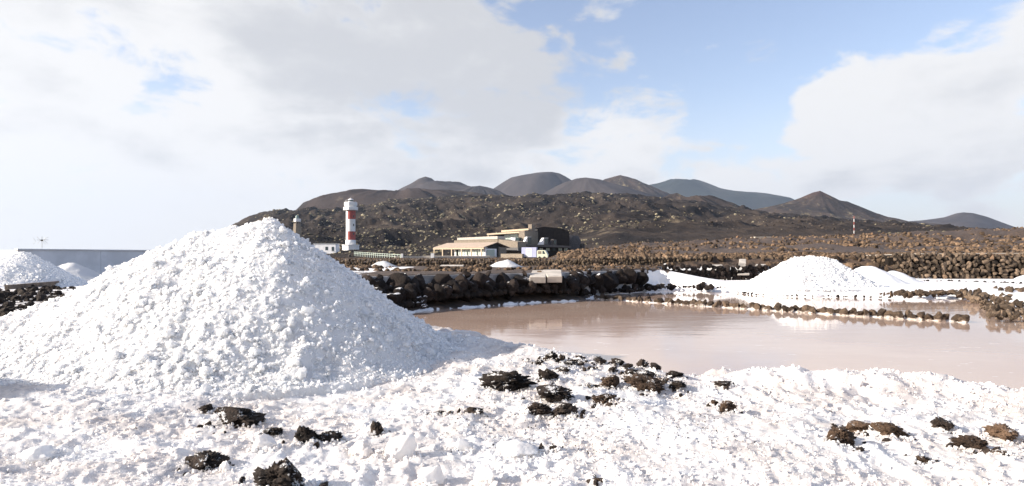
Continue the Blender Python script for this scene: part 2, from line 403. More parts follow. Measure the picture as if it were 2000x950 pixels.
# slope of old lava: charcoal and brown with pale dry growth
def hill_mat(name, c1, c2, c3, sc, k3=.55, bmp=.6, bd=3.0, red=None):
    m, t, b, o = new_mat(name); p = wpos(t)
    n1 = noise_(t, p, sc, 7, .62, .4); n2 = noise_(t, p, sc * 7, 6, .68); n3 = noise_(t, vmath(t, 'ADD', p, (91, 37, 11)).outputs[0], sc * 1.7, 6, .65)
    c = mixc(t, smooth(t, n1, .38, .62), c1, c2)
    c = mixc(t, smooth(t, math_(t, 'ADD', math_(t, 'MULTIPLY', n3, .55), math_(t, 'MULTIPLY', n2, .45)), k3, k3 + .10), c, c3)
    if red:
        sp = N(t, 'ShaderNodeSeparateXYZ'); t.links.new(p, sp.inputs[0])
        c = mixc(t, smooth(t, math_(t, 'ADD', sp.outputs[2], math_(t, 'MULTIPLY', math_(t, 'SUBTRACT', n3, .5), 90)), red - 25, red + 25), c, (.088, .050, .041))
    setc(t, b, c); b.inputs['Roughness'].default_value = .95; b.inputs['Specular IOR Level'].default_value = .1
    bump(t, b, math_(t, 'ADD', math_(t, 'MULTIPLY', n2, .7), n1), bmp, bd); return m
M['slope'] = hill_mat('old_lava_slope', (.018, .0155, .015), (.047, .037, .031), (.125, .10, .072), .012, .55, 1.0, 3.0)
M['headland'] = hill_mat('dark_headland', (.028, .024, .024), (.056, .043, .039), (.12, .10, .075), .010, .58, .6, 6)
M['cinder'] = hill_mat('cinder_cone', (.046, .041, .043), (.074, .063, .062), (.12, .10, .07), .004, .66, .4, 8)
M['cinder_scrub'] = hill_mat('scrubby_cone', (.040, .031, .027), (.075, .054, .042), (.20, .165, .10), .010, .53, .5, 6)
M['cinder_red'] = hill_mat('red_tipped_cone', (.036, .029, .026), (.066, .049, .040), (.18, .15, .095), .012, .53, .6, 6, 192)
M['far_ridge'] = hill_mat('wooded_ridge', (.026, .033, .030), (.055, .055, .048), (.08, .075, .05), .003, .60, .5, 15)
M['scrub'] = plain('dry_scrub', (.14, .118, .072), .9, .35, .06)
M['scrub_pale'] = plain('pale_scrub', (.29, .25, .165), .9, .3, .06)

# ================================================================== the lie of the land
def v2(l): return np.array(l, dtype=float)
POND = v2([(-2.1, 8.9), (-1.46, 10.3), (.5, 12.0), (1.25, 12.4), (2.0, 13.8), (2.4, 15.1), (4.2, 16.7), (5.4, 15.5), (5.9, 14.4), (8.05, 13.8), (9.9, 13.0),
           (9.3, 11.9), (8.1, 9.8), (6.75, 7.9), (5.9, 6.2), (5.2, 5.0), (4.2, 3.9), (3.4, 3.35), (2.95, 3.45), (2.75, 3.7), (2.58, 3.93), (2.12, 4.0), (1.75, 4.15),
           (1.52, 4.36), (1.2, 4.3), (.8, 4.72), (.2, 5.2), (-.42, 6.05), (-.9, 6.8), (-1.6, 7.9)])
def sdf(x, y, P):                                   # >0 outside, <0 inside
    x = np.asarray(x, float); y = np.asarray(y, float); d = np.full(x.shape, 1e18); ins = np.zeros(x.shape, bool)
    for i in range(len(P)):
        ax, ay = P[i]; bx, by = P[(i + 1) % len(P)]; ex, ey = bx - ax, by - ay; wx, wy = x - ax, y - ay
        tt = np.clip((wx * ex + wy * ey) / (ex * ex + ey * ey), 0, 1); d = np.minimum(d, (wx - ex * tt) ** 2 + (wy - ey * tt) ** 2)
        c = (ay > y) != (by > y)
        with np.errstate(divide='ignore', invalid='ignore'):
            ins ^= c & (x < ex * (y - ay) / np.where(ey == 0, 1e-9, ey) + ax)
    d = np.sqrt(d); return np.where(ins, -d, d)
ZW = -0.12
# foot of the boulder wall (terrace edge), running away to the right; terrace lies behind it
W1 = v2([(-3.3, 9.5), (-1.9, 10.75), (.05, 12.25), (.95, 12.95), (2.0, 14.1), (3.45, 15.6)])
TERR = np.vstack([W1, v2([(4.2, 17.4), (5.0, 19.9), (8.9, 20.1), (11.5, 20.9), (30, 21.6), (60, 60), (-30, 60), (-7.5, 22), (-4.2, 11)])])
VFIELD_X = v2([-3000, 560, 1072, 1092, 1140, 1200, 1500, 1700, 1850, 2000, 2200, 4000])
VFIELD_Y = v2([-6, -6, -6, 5, 11, 18, 29, 37, 44, 50, 54, 56])
def z_land(x, y):
    """mid-ground height: salt flats at 0, terrace at 0.45, lava field rising behind"""
    x = np.asarray(x, float); y = np.asarray(y, float)
    px = CX + F * x / np.maximum(y, .5)
    te = sdf(x, y, TERR)
    base = 0.02 + .035 * (fbm(x * 1.3, y * 1.3, 3, 4) - .5)
    # drift of salt leaning on the end of the boulder wall
    dd = np.hypot((x - 4.1) / 2.5, (y - 17.2) / 2.3)
    base = base + 0.42 * np.clip(1 - dd, 0, 1) ** 1.2
    terr = .45 + .05 * (fbm(x * 1.1, y * 1.1, 3, 8) - .5)
    z = base + (terr - base) * sstep(-te, -.02, .18)
    v = np.interp(px, VFIELD_X, VFIELD_Y)
    t = sstep(y, 21.3 - .0, 24.0)
    up = np.where(px > 1100, .70, .60)
    z = z + (up - z) * sstep(y, 21.55, 21.75) * sstep(px, 560, 640)
    far = EYE + v / F * y
    lump = (fbm(x * .23, y * .23, 4, 31) - .5) * 2.0 * sstep(y, 26, 60) + (fbm(x * .9, y * .9, 3, 33) - .5) * .35 * sstep(y, 23, 30)
    wgt = sstep(y, 23, 95)
    z = z + (far + lump * sstep(px, 1080, 1300) - z) * wgt * sstep(px, 560, 640)
    # to the left the flats slope gently to the sea
    z = z - .045 * np.clip(y - 22, 0, 80) * sstep(px, 600, 450)
    sp = sdf(x, y, POND)
    sp0 = sp; sp = sp + (.30 * (fbm(x * 2.6, y * 2.6, 3, 66) - .5) + .12 * (fbm(x * 11, y * 11, 2, 67) - .5)) * (sp < .6)
    return np.where(sp < .6, -.35 + .255 * sstep(sp, -.16, .02) + .03 * sstep(sp, .02, .12) + (z + .065) * sstep(sp, .12, .50), z), sp0

# ---- near crust of salt, from the photographer's feet to the pond
def near_z(x, y):
    sp = sdf(x, y, POND)
    z = .10 * (fbm(x * .8 + 3, y * .8, 3, 2) - .5) + .045 * (fbm(x * 3.1, y * 3.1, 3, 12) - .5)
    z = z + (billow(x * 6.5, y * 6.5, 3, 21) - .5) * .042 * (.30 + 1.3 * fbm(x * 1.2, y * 1.2, 2, 61)) + (fbm(x * 24, y * 24, 3, 23) - .5) * .024
    lip = np.exp(-((sp - .22) / .20) ** 2) * np.interp(x, [-1, .2, .6, 1.2, 1.6, 3.2], [.04, .04, .0, .0, .065, .06])
    z = z + lip * (1 + 1.1 * (fbm(x * 9, y * 9, 3, 41) - .5))
    z = z * sstep(y, -.2, 1.6) + .0
    edge = sstep(sp + .10 * (fbm(x * 7, y * 7, 3, 44) - .5), -.10, .10)
    return -.35 + (z + .35) * edge, sp
cols = np.concatenate([np.arange(-1400, -100, 30.0), np.arange(-100, 2100, 4.2), np.arange(2100, 3600, 30.0)])
rows = np.exp(np.linspace(math.log(1.35), math.log(8.3), 400))
Cg, Rg = np.meshgrid(cols, rows); X = (Cg - CX) / F * Rg; Y = Rg
Z, SP = near_z(X, Y)
me = np_mesh('salt_ground', np.stack([X, Y, Z], -1).reshape(-1, 3), grid_faces(len(rows), len(cols)), True)
o = link('salt_ground', me, M['salt_ground']); tag(o, 'trampled salt crust stained buff and grey in the foreground', None, kind='structure')

# ---- middle distance ground
cols = np.concatenate([np.arange(-2500, -300, 60.0), np.arange(-300, 2300, 5.0), np.arange(2300, 4500, 60.0)])
rows = np.concatenate([np.arange(7.9, 26, .09), np.exp(np.linspace(math.log(26), math.log(265), 150))])
Cg, Rg = np.meshgrid(cols, rows); X = (Cg - CX) / F * Rg; Y = Rg
Z, SP = z_land(X, Y)
Z = np.where((Y < 8.6), Z - .02, Z)
PXg = Cg
saltm = .08 + 0 * Z
saltm = np.where((X > 3.0) & (Y < 21.0) & (Z < .44), .95, saltm)            # the white flats round the far heaps
saltm = np.where((SP > -.15) & (SP < .16) & (X < 6), .66, saltm)             # rim of salt along the water
saltm = np.where((SP > .05) & (SP < 1.0) & (Y < 13.5) & (X > -2.5) & (X < 2.2) & (Z < .38), .12, saltm)
saltm = np.where((X < -3.0) & (Y < 19), .50 + .25 * sstep(Y, 12, 16), saltm)
saltm = np.where((Z > .36) & (Z < .6) & (Y < 20) & (X > -3), .26, saltm)
me = np_mesh('ground', np.stack([X, Y, Z], -1).reshape(-1, 3), grid_faces(len(rows), len(cols)), True); attr(me, 'salt', saltm)
o = link('ground', me, M['ground']); tag(o, 'black stone and white salt ground of the salt works', None, kind='structure')
# plain land under and behind the viewer, and the sea beyond the shore
mb = MB(); mb.poly([(-60, -160, -.6), (160, -160, -.6), (160, 9, -.6), (-60, 9, -.6)], [(0, 1, 2, 3)])
o = mb.build('ground_behind', M['ground']); tag(o, 'land behind the viewer', None, kind='structure')
attr(o.data, 'salt', [.55] * 4)
mb = MB(); n = 64; R_ = 30000
mb.poly([(0, 0, -4.2)] + [(R_ * math.cos(2 * math.pi * k / n), R_ * math.sin(2 * math.pi * k / n), -4.2) for k in range(n)], [(0, k + 1, (k + 1) % n + 1) for k in range(n)])
o = mb.build('sea', M['sea']); tag(o, 'open sea beyond the shore', None, kind='structure')
# brine
pts = [(-3.2, 8.6), (-2.6, 10.2), (.2, 12.5), (1.3, 13.2), (2.0, 15.3), (4.2, 17.2), (6, 16), (10.6, 14), (10.4, 12), (6.6, 5.2), (4.6, 3.2), (3.0, 3.0), (1.0, 3.9), (-.5, 5.6), (-2.0, 7.6)]
mb = MB(); mb.poly([(x, y, ZW) for x, y in pts], [tuple(range(len(pts)))[::-1]])
o = mb.build('pond_water', M['brine'])
tag(o, 'pink brown brine filling the evaporation pond', None, kind='structure')

# ------------------------------------------------------------------ old lava slope and the hills
SX = v2([200, 300, 400, 440, 480, 520, 578, 640, 700, 760, 900, 1000, 1080, 1150, 1200, 1270, 1350, 1450, 1560, 1700, 1800, 1900, 2000, 2400])
SY = v2([510, 503, 470, 447, 428, 417, 414, 410, 407, 396, 389, 386, 383, 381, 384, 389, 399, 412, 428, 442, 452, 461, 467, 475])
cols = np.arange(200, 2400, 3.0); rows = np.exp(np.linspace(math.log(240), math.log(1250), 330))
Cg, Rg = np.meshgrid(cols, rows); X = (Cg - CX) / F * Rg; Y = Rg
tt = (Rg - 240) / (1000 - 240)
vt = HZ - np.interp(Cg, SX, SY); v0 = np.minimum(np.interp(Cg, VFIELD_X, VFIELD_Y) - 1, vt - 4)
prof = np.where(tt < 1, np.clip(tt, 0, 1) ** .62, 1 - .25 * (tt - 1))
big = fbm(X / 150 + .3 * fbm(X / 90, Y / 90, 2, 3), Y / 150, 4, 71) - .5
rid = billow(X / 60 + Y / 170, Y / 75 - X / 160, 4, 75) - .5
V_ = v0 + (vt - v0) * np.clip(prof + .22 * big * np.clip(tt * 3, 0, 1) * np.clip(3 - 3 * tt, 0, 1), 0, 1)
Z = EYE + V_ / F * Y + sstep(tt, 0, .10) * rid * np.clip(Y / 25, 0, 26) * sstep(Cg, 430, 560) * np.clip(3.2 - 2.6 * tt, .35, 1) + (fbm(X / 9, Y / 9, 3, 77) - .5) * np.clip(Y / 170, .5, 5)
Zslope = Z
me = np_mesh('lava_slope', np.stack([X, Y, Z], -1).reshape(-1, 3), grid_faces(len(rows), len(cols)), True)
o = link('lava_slope', me, M['slope']); tag(o, 'long slope of old dark lava dotted with scrub', None, kind='structure')
SLOPE = (cols, rows, X, Y, Z)

def hill(name, D, peak, left, right, mat, seed, rough=.06, label='hill', squash=1.0, gully=.05):
    s = D / F; pk = W(*peak, D); n_a, n_r = 150, 70
    rl = [0] + [(peak[0] - p[0]) * s for p in left]; zl = [pk.z] + [W(*p, D).z for p in left]
    rr = [0] + [(p[0] - peak[0]) * s for p in right]; zr = [pk.z] + [W(*p, D).z for p in right]
    rm = max(rl[-1], rr[-1]); r = np.linspace(0, 1, n_r)[:, None]; a = np.linspace(0, 2 * np.pi, n_a, endpoint=False)[None, :]
    w = sstep(np.cos(a), -.45, .45)
    rmx = rl[-1] * (1 - w) + rr[-1] * w
    rad = r * rmx
    fl = np.interp(r * rl[-1], rl, zl); fr = np.interp(r * rr[-1], rr, zr)
    z = fl * (1 - w) + fr * w
    x = pk.x + rad * np.cos(a); y = D + rad * np.sin(a) * squash * .42
    H = pk.z - min(zl[-1], zr[-1])
    ca, sa = np.cos(a) * 4, np.sin(a) * 4
    g = (vn2(ca * 2.2 + 9 + 0 * r, sa * 2.2 + seed + 0 * r, seed) - .5) + .6 * (vn2(ca * 5 + 0 * r, sa * 5 + seed + 0 * r, seed + 1) - .5)
    z = z + g * gully * .7 * H * np.sin(np.clip(r, 0, 1) * np.pi) ** 2 + (fbm(x / (rm * .16), y / (rm * .16), 4, seed + 3) - .5) * rough * H * np.clip(r * 6, 0.15, 1)
    me = np_mesh(name, np.stack([x, y, z], -1).reshape(-1, 3), grid_faces(n_r, n_a, True), True)
    o = link(name, me, mat); tag(o, label, None, kind='structure'); return o
hill('headland', 1500, (790, 374), [(760, 374), (705, 376), (660, 380), (620, 387), (592, 397), (578, 412), (570, 440), (560, 480)], [(860, 374), (920, 380), (1000, 393), (1080, 420), (1150, 480)], M['headland'], 3, .09, 'dark flat-topped headland ending in a cliff on the left', .8, .14)
hill('cinder_cone', 2600, (831, 345), [(818, 349), (800, 360), (783, 369), (740, 392), (640, 480)], [(842, 348), (853, 356), (868, 358), (898, 356), (915, 364), (945, 371), (1000, 395), (1090, 480)], M['cinder'], 5, .03, 'small pointed cinder cone on the left of the skyline', 1.0, .02)
hill('cinder_cone', 2300, (937, 363), [(915, 366), (895, 374), (860, 400), (800, 480)], [(952, 366), (975, 375), (1020, 400), (1080, 480)], M['cinder'], 7, .04, 'low rounded cinder hill left of the broad volcano')
hill('volcano', 3400, (1078, 336), [(1050, 338), (1020, 343), (998, 348), (985, 356), (962, 371), (920, 400), (820, 480)], [(1092, 339), (1104, 345), (1120, 355), (1150, 374), (1260, 480)], M['cinder'], 9, .015, 'broad dark volcano with a sloping crater rim', 1.0, .02)
hill('cinder_cone', 2500, (1143, 347), [(1125, 349), (1105, 356), (1085, 366), (1062, 378), (1020, 402), (900, 480)], [(1170, 350), (1200, 360), (1240, 372), (1290, 390), (1420, 480)], M['cinder'], 11, .035, 'pale rounded cinder hill in front of the volcano', 1.0, .02)
hill('volcano', 3000, (1211, 342), [(1198, 345), (1180, 352), (1150, 372), (1040, 480)], [(1228, 346), (1250, 354), (1275, 364), (1305, 379), (1430, 480)], M['cinder_scrub'], 13, .05, 'greenish scrubby volcano right of the pale hill')
hill('far_ridge', 5600, (1356, 350), [(1340, 352), (1325, 356), (1311, 351), (1296, 356), (1275, 360), (1240, 366), (1150, 400), (1000, 480)], [(1368, 353), (1382, 358), (1405, 367), (1440, 375), (1500, 381), (1555, 390), (1640, 430), (1760, 480)], M['far_ridge'], 17, .05, 'bluish wooded ridge farthest behind the cones', .5)
hill('cinder_cone', 1450, (1322, 377), [(1308, 380), (1290, 388), (1270, 396), (1180, 470)], [(1340, 386), (1372, 387), (1390, 385), (1410, 393), (1445, 410), (1560, 470)], M['cinder_scrub'], 19, .14, 'craggy scrub covered hill below the far ridge', 1.0, .15)
hill('cinder_cone', 1900, (1602, 373), [(1588, 376), (1560, 388), (1530, 400), (1490, 408), (1440, 416), (1340, 470)], [(1614, 379), (1640, 392), (1655, 394), (1690, 410), (1730, 427), (1775, 437), (1850, 444), (1960, 480)], M['cinder_red'], 23, .06, 'lone conical volcano with reddish tip on the right')
hill('cinder_cone', 3200, (1882, 415), [(1868, 417), (1845, 425), (1800, 431), (1740, 436), (1600, 480)], [(1900, 417), (1925, 424), (1955, 436), (1986, 448), (2060, 480)], M['cinder'], 29, .02, 'low smooth cone far away at the right edge', 1.0, .02)

# scrub over the slope
def slope_z(px, d):
    cols, rows = SLOPE[0], SLOPE[1]
    ci = (px - cols[0]) / (cols[1] - cols[0]); ri = np.log(d / rows[0]) / np.log(rows[1] / rows[0])
    i = np.clip(ri.astype(int), 0, len(rows) - 2); j = np.clip(ci.astype(int), 0, len(cols) - 2); fi, fj = ri - i, ci - j; Zs = SLOPE[4]
    return Zs[i, j] * (1 - fi) * (1 - fj) + Zs[i + 1, j] * fi * (1 - fj) + Zs[i, j + 1] * (1 - fi) * fj + Zs[i + 1, j + 1] * fi * fj
def scrub(name, n, mat, seed, smin, smax, label, pmin=.50):
    rng = np.random.default_rng(seed); px = rng.uniform(500, 2050, n * 4); d = np.exp(rng.uniform(math.log(250), math.log(1050), n * 4) ** 1.0)
    x = (px - CX) / F * d
    k = fbm(x / 60, d / 60, 3, seed) + .10 * (px < 1200) - .12 * (px > 1300) + .1 * (d > 600) * (px < 1150) * (px > 700)
    k = k + .22 * (vn2(x / 14, d / 14, seed + 9) - .5)
    ok = np.nonzero(k > pmin + .03 + rng.uniform(0, .16, n * 4))[0][:n]; px, d, x = px[ok], d[ok], x[ok]
    s = smin + (smax - smin) * rng.uniform(0, 1, len(ok)) ** 3.5; s = s * np.clip(d / 420, .75, 1.8)
    P = np.stack([x, d, slope_z(px, d) + s * .2], -1)
    tm = [rock_verts(2, 100 + i, .75, 2.2)[0] for i in range(8)]
    o = scatter(name, tm, ICO[2][1], P, np.stack([s, s, s * .75], -1), mat, rng, upright=True); tag(o, label, None, kind='stuff')
scrub('scrub', 2600, M['scrub'], 51, .3, 1.3, 'olive and straw coloured scrub dotting the lava slope')
scrub('pale_scrub', 2300, M['scrub_pale'], 53, .25, 1.2, 'pale dry bushes dotting the lava slope', .51)
rng = np.random.default_rng(58); n = 12000
px = rng.uniform(480, 2100, n); d = np.exp(rng.uniform(math.log(245), math.log(800), n)); s = (.25 + 1.2 * rng.uniform(0, 1, n) ** 3) * np.clip(d / 400, .7, 1.6)
kk = fbm((px - CX) / F * d / 45, d / 45, 3, 59) > rng.uniform(.46, .60, n); px, d, s = px[kk], d[kk], s[kk]
P = np.stack([(px - CX) / F * d, d, slope_z(px, d)], -1)
o = scatter('lava_blocks', [rock_verts(1, 130 + i, .6, 1.5)[0] for i in range(8)], ICO[1][1], P, np.stack([s, s, s * .8], -1), lava_mat('lava_block', (.015, .013, .012), (.065, .050, .040), .5, sc=.3, rnd=.5, tone=True, bmp=.6, bd=.4), rng)
tag(o, 'dark lava blocks strewn over the slope', None, kind='stuff')

# ================================================================== salt heaps
CRY_T = np.array([(0, 3, 2, 1), (4, 5, 6, 7), (0, 1, 5, 4), (1, 2, 6, 5), (2, 3, 7, 6), (3, 0, 4, 7)])
def crystal_templates(n, seed):
    rs = np.random.default_rng(seed); out = []
    for _ in range(n):
        b = np.array([(-1, -1, -1), (1, -1, -1), (1, 1, -1), (-1, 1, -1), (-1, -1, 1), (1, -1, 1), (1, 1, 1), (-1, 1, 1)], float) * .6
        out.append(b * rs.uniform(.55, 1.2, 3) + rs.uniform(-.26, .26, (8, 3)))
    return out
CRY = crystal_templates(24, 3)

def pile_height(ridge, slope, z0, k=.05):
    P = []
    for a, b2 in zip(ridge[:-1], ridge[1:]):
        for u in np.linspace(0, 1, 14, endpoint=False): P.append(a + (b2 - a) * u)
    P.append(ridge[-1]); P = np.array([p[:] for p in P])
    def h(x, y):
        m_ = np.full(np.shape(x), -9.0)
        for p in P: m_ = np.maximum(m_, p[2] - slope * np.sqrt((x - p[0]) ** 2 + (y - p[1]) ** 2 + .0012))
        zz = m_ - z0
        return z0 + k * np.logaddexp(0, zz / k) - .02
    return h
def make_pile(name, ridge, slope, z0, label, mat, step, lump, seed, ncry=0, csize=(.02, .05), k=.05, clumps=0, sharp=1.0):
    h = pile_height(ridge, slope, z0, k); xs = [p.x for p in ridge]; ys = [p.y for p in ridge]; R = (max(p.z for p in ridge) - z0) / slope + k * 5
    x0, x1 = min(xs) - R, max(xs) + R; y0, y1 = min(ys) - R, max(ys) + R
    xa = np.arange(x0, x1, step); ya = np.arange(y0, y1, step); Xg, Yg = np.meshgrid(xa, ya)
    def surf(x, y):
        z = h(x, y); f = np.clip((z - z0) / .12, 0.25, 1)
        return z + f * sharp * ((billow(x / lump, y / lump, 3, seed) - .55) * .22 * lump + (fbm(x / (lump * .28), y / (lump * .28), 3, seed + 7) - .5) * .10 * lump + (billow(x / (lump * .40), y / (lump * .40), 3, seed + 17) - .55) * .13 * lump + (fbm(x / (lump * 1.9), y / (lump * 1.9), 2, seed + 9) - .5) * .30 * lump)
    Zg = surf(Xg, Yg); Zg = np.where(h(Xg, Yg) - z0 < .004, z0 - .21, Zg)
    base = Vector((sum(xs) / len(xs), sum(ys) / len(ys), z0))
    root = empty(name, base) if ncry else None
    off = np.array(base) if ncry else np.zeros(3)
    me = np_mesh('mound', np.stack([Xg, Yg, Zg], -1).reshape(-1, 3) - off, grid_faces(len(ya), len(xa)), True)
    if ncry:
        link('mound', me, mat, root)
        rng = np.random.default_rng(seed + 2); n = ncry * 3
        x = rng.uniform(x0, x1, n); y = rng.uniform(y0, y1, n); hh = h(x, y) - z0
        vis = rng.uniform(0, 1, n) < np.clip(1.25 - (y - y0) / (y1 - y0) * 1.0, .25, 1)
        ok = np.nonzero((hh > .006) & vis)[0][:ncry]; x, y = x[ok], y[ok]
        s = csize[0] + (csize[1] - csize[0]) * rng.uniform(0, 1, len(ok)) ** 6.0 * (.5 + 1.3 * fbm(x * 2.1, y * 2.1, 2, seed + 41) ** 1.5)
        z = surf(x, y) + s * .05
        scl = np.stack([s, s * rng.uniform(.45, 1, len(ok)), s * rng.uniform(.4, 1, len(ok))], -1)
        c = scatter('salt_crystals', CRY, CRY_T, np.stack([x, y, z], -1) - off, scl, mat, rng, root); c['kind'] = 'stuff'
        if clumps:
            cx = rng.uniform(x0, x1, clumps * 4); cy = rng.uniform(y0, y1, clumps * 4); ok = np.nonzero((h(cx, cy) - z0 > .05) & (fbm(cx * 1.6, cy * 1.6, 2, seed + 31) > .42))[0][:clumps]; cx, cy = cx[ok], cy[ok]
            cs = .012 + .034 * rng.uniform(0, 1, len(ok)) ** 3
            c = scatter('salt_clumps', [rock_verts(3, 800 + i, .55, 1.9, 0, .35)[0] for i in range(10)], ICO[3][1], np.stack([cx, cy, surf(cx, cy)], -1) - off, np.stack([cs, cs, cs * .8], -1), mat, rng, root, True); c['kind'] = 'stuff'
        o = root
    else:
        o = link(name, me, mat)
    tag(o, label, 'salt heap', 'heaps of harvested salt'); return o, surf, h

RG = 'heaps of harvested salt'
ridge = [W(1045, 684, 4.95), W(935, 661, 5.35), W(838, 638, 5.6), W(556, 430, 5.0), W(538, 419, 5.0), W(500, 423, 5.0), W(470, 431, 5.0), W(400, 444, 4.98), W(300, 480, 4.92), W(190, 538, 4.85), W(100, 578, 4.75), W(0, 622, 4.6), W(-140, 690, 4.4)]
MAIN, main_s, main_h = make_pile('salt_heap', ridge, .80, 0.0, 'huge heap of coarse white salt filling the left foreground', M['salt'], .014, .30, 200, 90000, (.004, .028), .075, 1300, sharp=.85)
far = M['salt_far']
make_pile('salt_heap', [Vector((-4.75, 3.12, .98)), Vector((-5.3, 3.0, .9))], .80, 0.0, 'added unseen salt heap just outside the left edge, shading the lower left corner', M['salt'], .03, .30, 206)  # stand-in heap added out of view to cast the corner's shadow
make_pile('salt_heap', [W(48, 489, 16), W(20, 493, 16), W(-10, 503, 16), W(-70, 512, 16)], .62, .0, 'nearest salt heap at the left edge before the white building', far, .05, .35, 210, 5000, (.02, .06), .05, sharp=.7)
make_pile('salt_heap', [W(99, 514, 18), W(92, 516, 18)], .62, .0, 'smallest salt heap, squeezed between two others by the white building', far, .06, .35, 212, sharp=.6)
make_pile('salt_heap', [W(142, 510, 20), W(125, 513, 20)], .55, -.02, 'smooth salt heap directly below the white building wall', far, .06, .4, 214, sharp=.5)
make_pile('salt_heap', [W(1625, 502, 15.5), W(1590, 497, 15.5), W(1550, 500, 15.5), W(1535, 506, 15.5)], .68, .0, 'large salt heap standing beyond the pond on the right', far, .05, .35, 220, 7000, (.02, .055), .08, sharp=.75)
make_pile('salt_heap', [W(1702, 518, 17.4), W(1685, 520, 17.4)], .55, .0, 'medium salt heap just right of the large one beyond the pond', far, .06, .35, 222, sharp=.6)
make_pile('salt_heap', [W(1748, 527, 18.4), W(1738, 528, 18.4)], .50, .0, 'small salt heap at the foot of the brown stone wall', far, .06, .35, 224, sharp=.6)
make_pile('salt_heap', [W(2035, 526, 18.8), W(2012, 531, 18.8)], .55, .0, 'salt heap cut off by the right edge of the picture', far, .06, .35, 226, sharp=.6)
make_pile('salt_heap', [W(752, 507, 19.6), W(740, 509, 19.6)], .62, .45, 'little salt heap on the terrace below the green railing', far, .05, .25, 228, sharp=.6)
make_pile('salt_heap', [W(990, 505, 19.6), W(978, 507, 19.6)], .55, .45, 'little salt heap on the terrace in front of the restaurant', far, .05, .25, 230, sharp=.6)

# loose salt over the crust
rng = np.random.default_rng(77); n = 100000
px = rng.uniform(-150, 2150, n); d = np.exp(rng.uniform(math.log(1.7), math.log(5.6), n)); x = (px - CX) / F * d
z, sp = near_z(x, d); hm = main_h(x, d)
patch = fbm(x * 1.7, d * 1.7, 3, 88)
ok = np.nonzero((sp > .06) & (hm < .16) & (rng.uniform(0, 1, n) < .30 + 1.5 * (patch - .35) + .5 * np.exp(-((sp - .2) / .2) ** 2) + .6 * (x < .5) * (d > 3.9)))[0][:60000]
x, d, z = x[ok], d[ok], z[ok]; s = .0028 + .016 * rng.uniform(0, 1, len(ok)) ** 9
scl = np.stack([s, s * rng.uniform(.5, 1, len(ok)), s * rng.uniform(.4, .9, len(ok))], -1)
o = scatter('salt_grains', CRY, CRY_T, np.stack([x, d, np.maximum(z, main_s(x, d)) + s * .15], -1), scl, M['salt_grain'], rng); tag(o, 'loose crystals of salt over the foreground crust', None, kind='stuff')
n = 1500; px = rng.uniform(-50, 2050, n * 6); d = np.exp(rng.uniform(math.log(1.9), math.log(4.6), n * 6)); x = (px - CX) / F * d; z, sp = near_z(x, d)
ok = np.nonzero((sp > .1) & (main_h(x, d) < .03) & (fbm(x * 1.4, d * 1.4, 3, 95) > .56))[0][:n]; s = rng.uniform(.0010, .0036, len(ok))
o = scatter('lava_grit', [rock_verts(1, 60 + i, .5)[0] for i in range(6)], ICO[1][1], np.stack([x[ok], d[ok], z[ok] + s * .5], -1), s, M['rock'], rng); tag(o, 'black lava grit sprinkled on the salt crust', None, kind='stuff')

# single lumps of clear salt in front
CRUMB = []
def near_at(x, y):
    a, _ = near_z(np.array([x]), np.array([y])); return float(a[0])
def place_rock(name, px, py, w, h, mat, seed, label, cat, sub=4, group=None, depth=.8, tilt=0.0, sink=.30, amp=.45, facet=0, fq=1.3, fine=.22, smooth_=True):
    """a rock seen w x h photo pixels large whose lower edge is at (px, py)"""
    g = G(px, py, 0.0); zz = near_at(g.x, g.y); g = G(px, py, min(zz, .1)); s = g.y / F
    hw, hh = w * s / 2, h * s
    me = rock_mesh(name, sub, seed, mat, amp, fq, facet, smooth_, fine)
    V = np.array([v.co[:] for v in me.vertices]); V[:, 0] *= hw / max(np.abs(V[:, 0]).max(), .1); V[:, 1] *= hw * depth / np.abs(V[:, 1]).max(); V[:, 2] = np.where(V[:, 2] > 0, V[:, 2] * hh * (.5 + sink) / V[:, 2].max(), V[:, 2] * hh * .5)
    ca, sa = math.cos(tilt), math.sin(tilt); Vx = V[:, 0] * ca - V[:, 2] * sa; Vz = V[:, 0] * sa + V[:, 2] * ca; V[:, 0] = Vx; V[:, 2] = Vz
    me.vertices.foreach_set('co', V.astype(np.float32).ravel()); me.update()
    o = link(name, me, None); o.location = (g.x, g.y + hw * depth * .7, near_at(g.x, g.y + hw * depth * .7) + hh * (.5 - sink) - hh * .08)
    CRUMB.append((o.location.copy(), hw, hw * depth, hh)); return tag(o, label, cat, group)
SG = 'lumps of clear salt in the foreground'
for i, (px, py, w, h, lab) in enumerate([
        (770, 898, 84, 62, 'biggest milky salt lump in the front, below the upright black stone'), (703, 892, 56, 36, 'rounded salt lump touching the left of the biggest one'),
        (842, 948, 60, 44, 'pointed salt lump at the bottom edge, below the biggest lump'), (946, 945, 50, 38, 'salt lump at the bottom edge, second from the pointed one'),
        (510, 885, 56, 32, 'smooth salt lump directly above the black rock at the bottom edge'), (437, 920, 24, 26, 'small upright clear salt crystal left of the bottom black rock'),
        (180, 806, 26, 24, 'small cubic salt crystal alone below the huge heap'), (905, 886, 44, 26, 'low salt lump right of the biggest one'),
        (395, 772, 36, 30, 'salt lump at the very foot of the huge heap'), (60, 905, 90, 36, 'wide flat salt cake in the shaded lower left corner'),
        (1010, 895, 90, 26, 'wide flat salt cake in the middle of the foreground')]):
    place_rock('salt_lump', px, py, w * .95, h * .85, M['salt_grain'], 400 + i, lab, 'salt lump', 4, SG, .8, 0, .25, .62, .74, 1.1, .16, True)

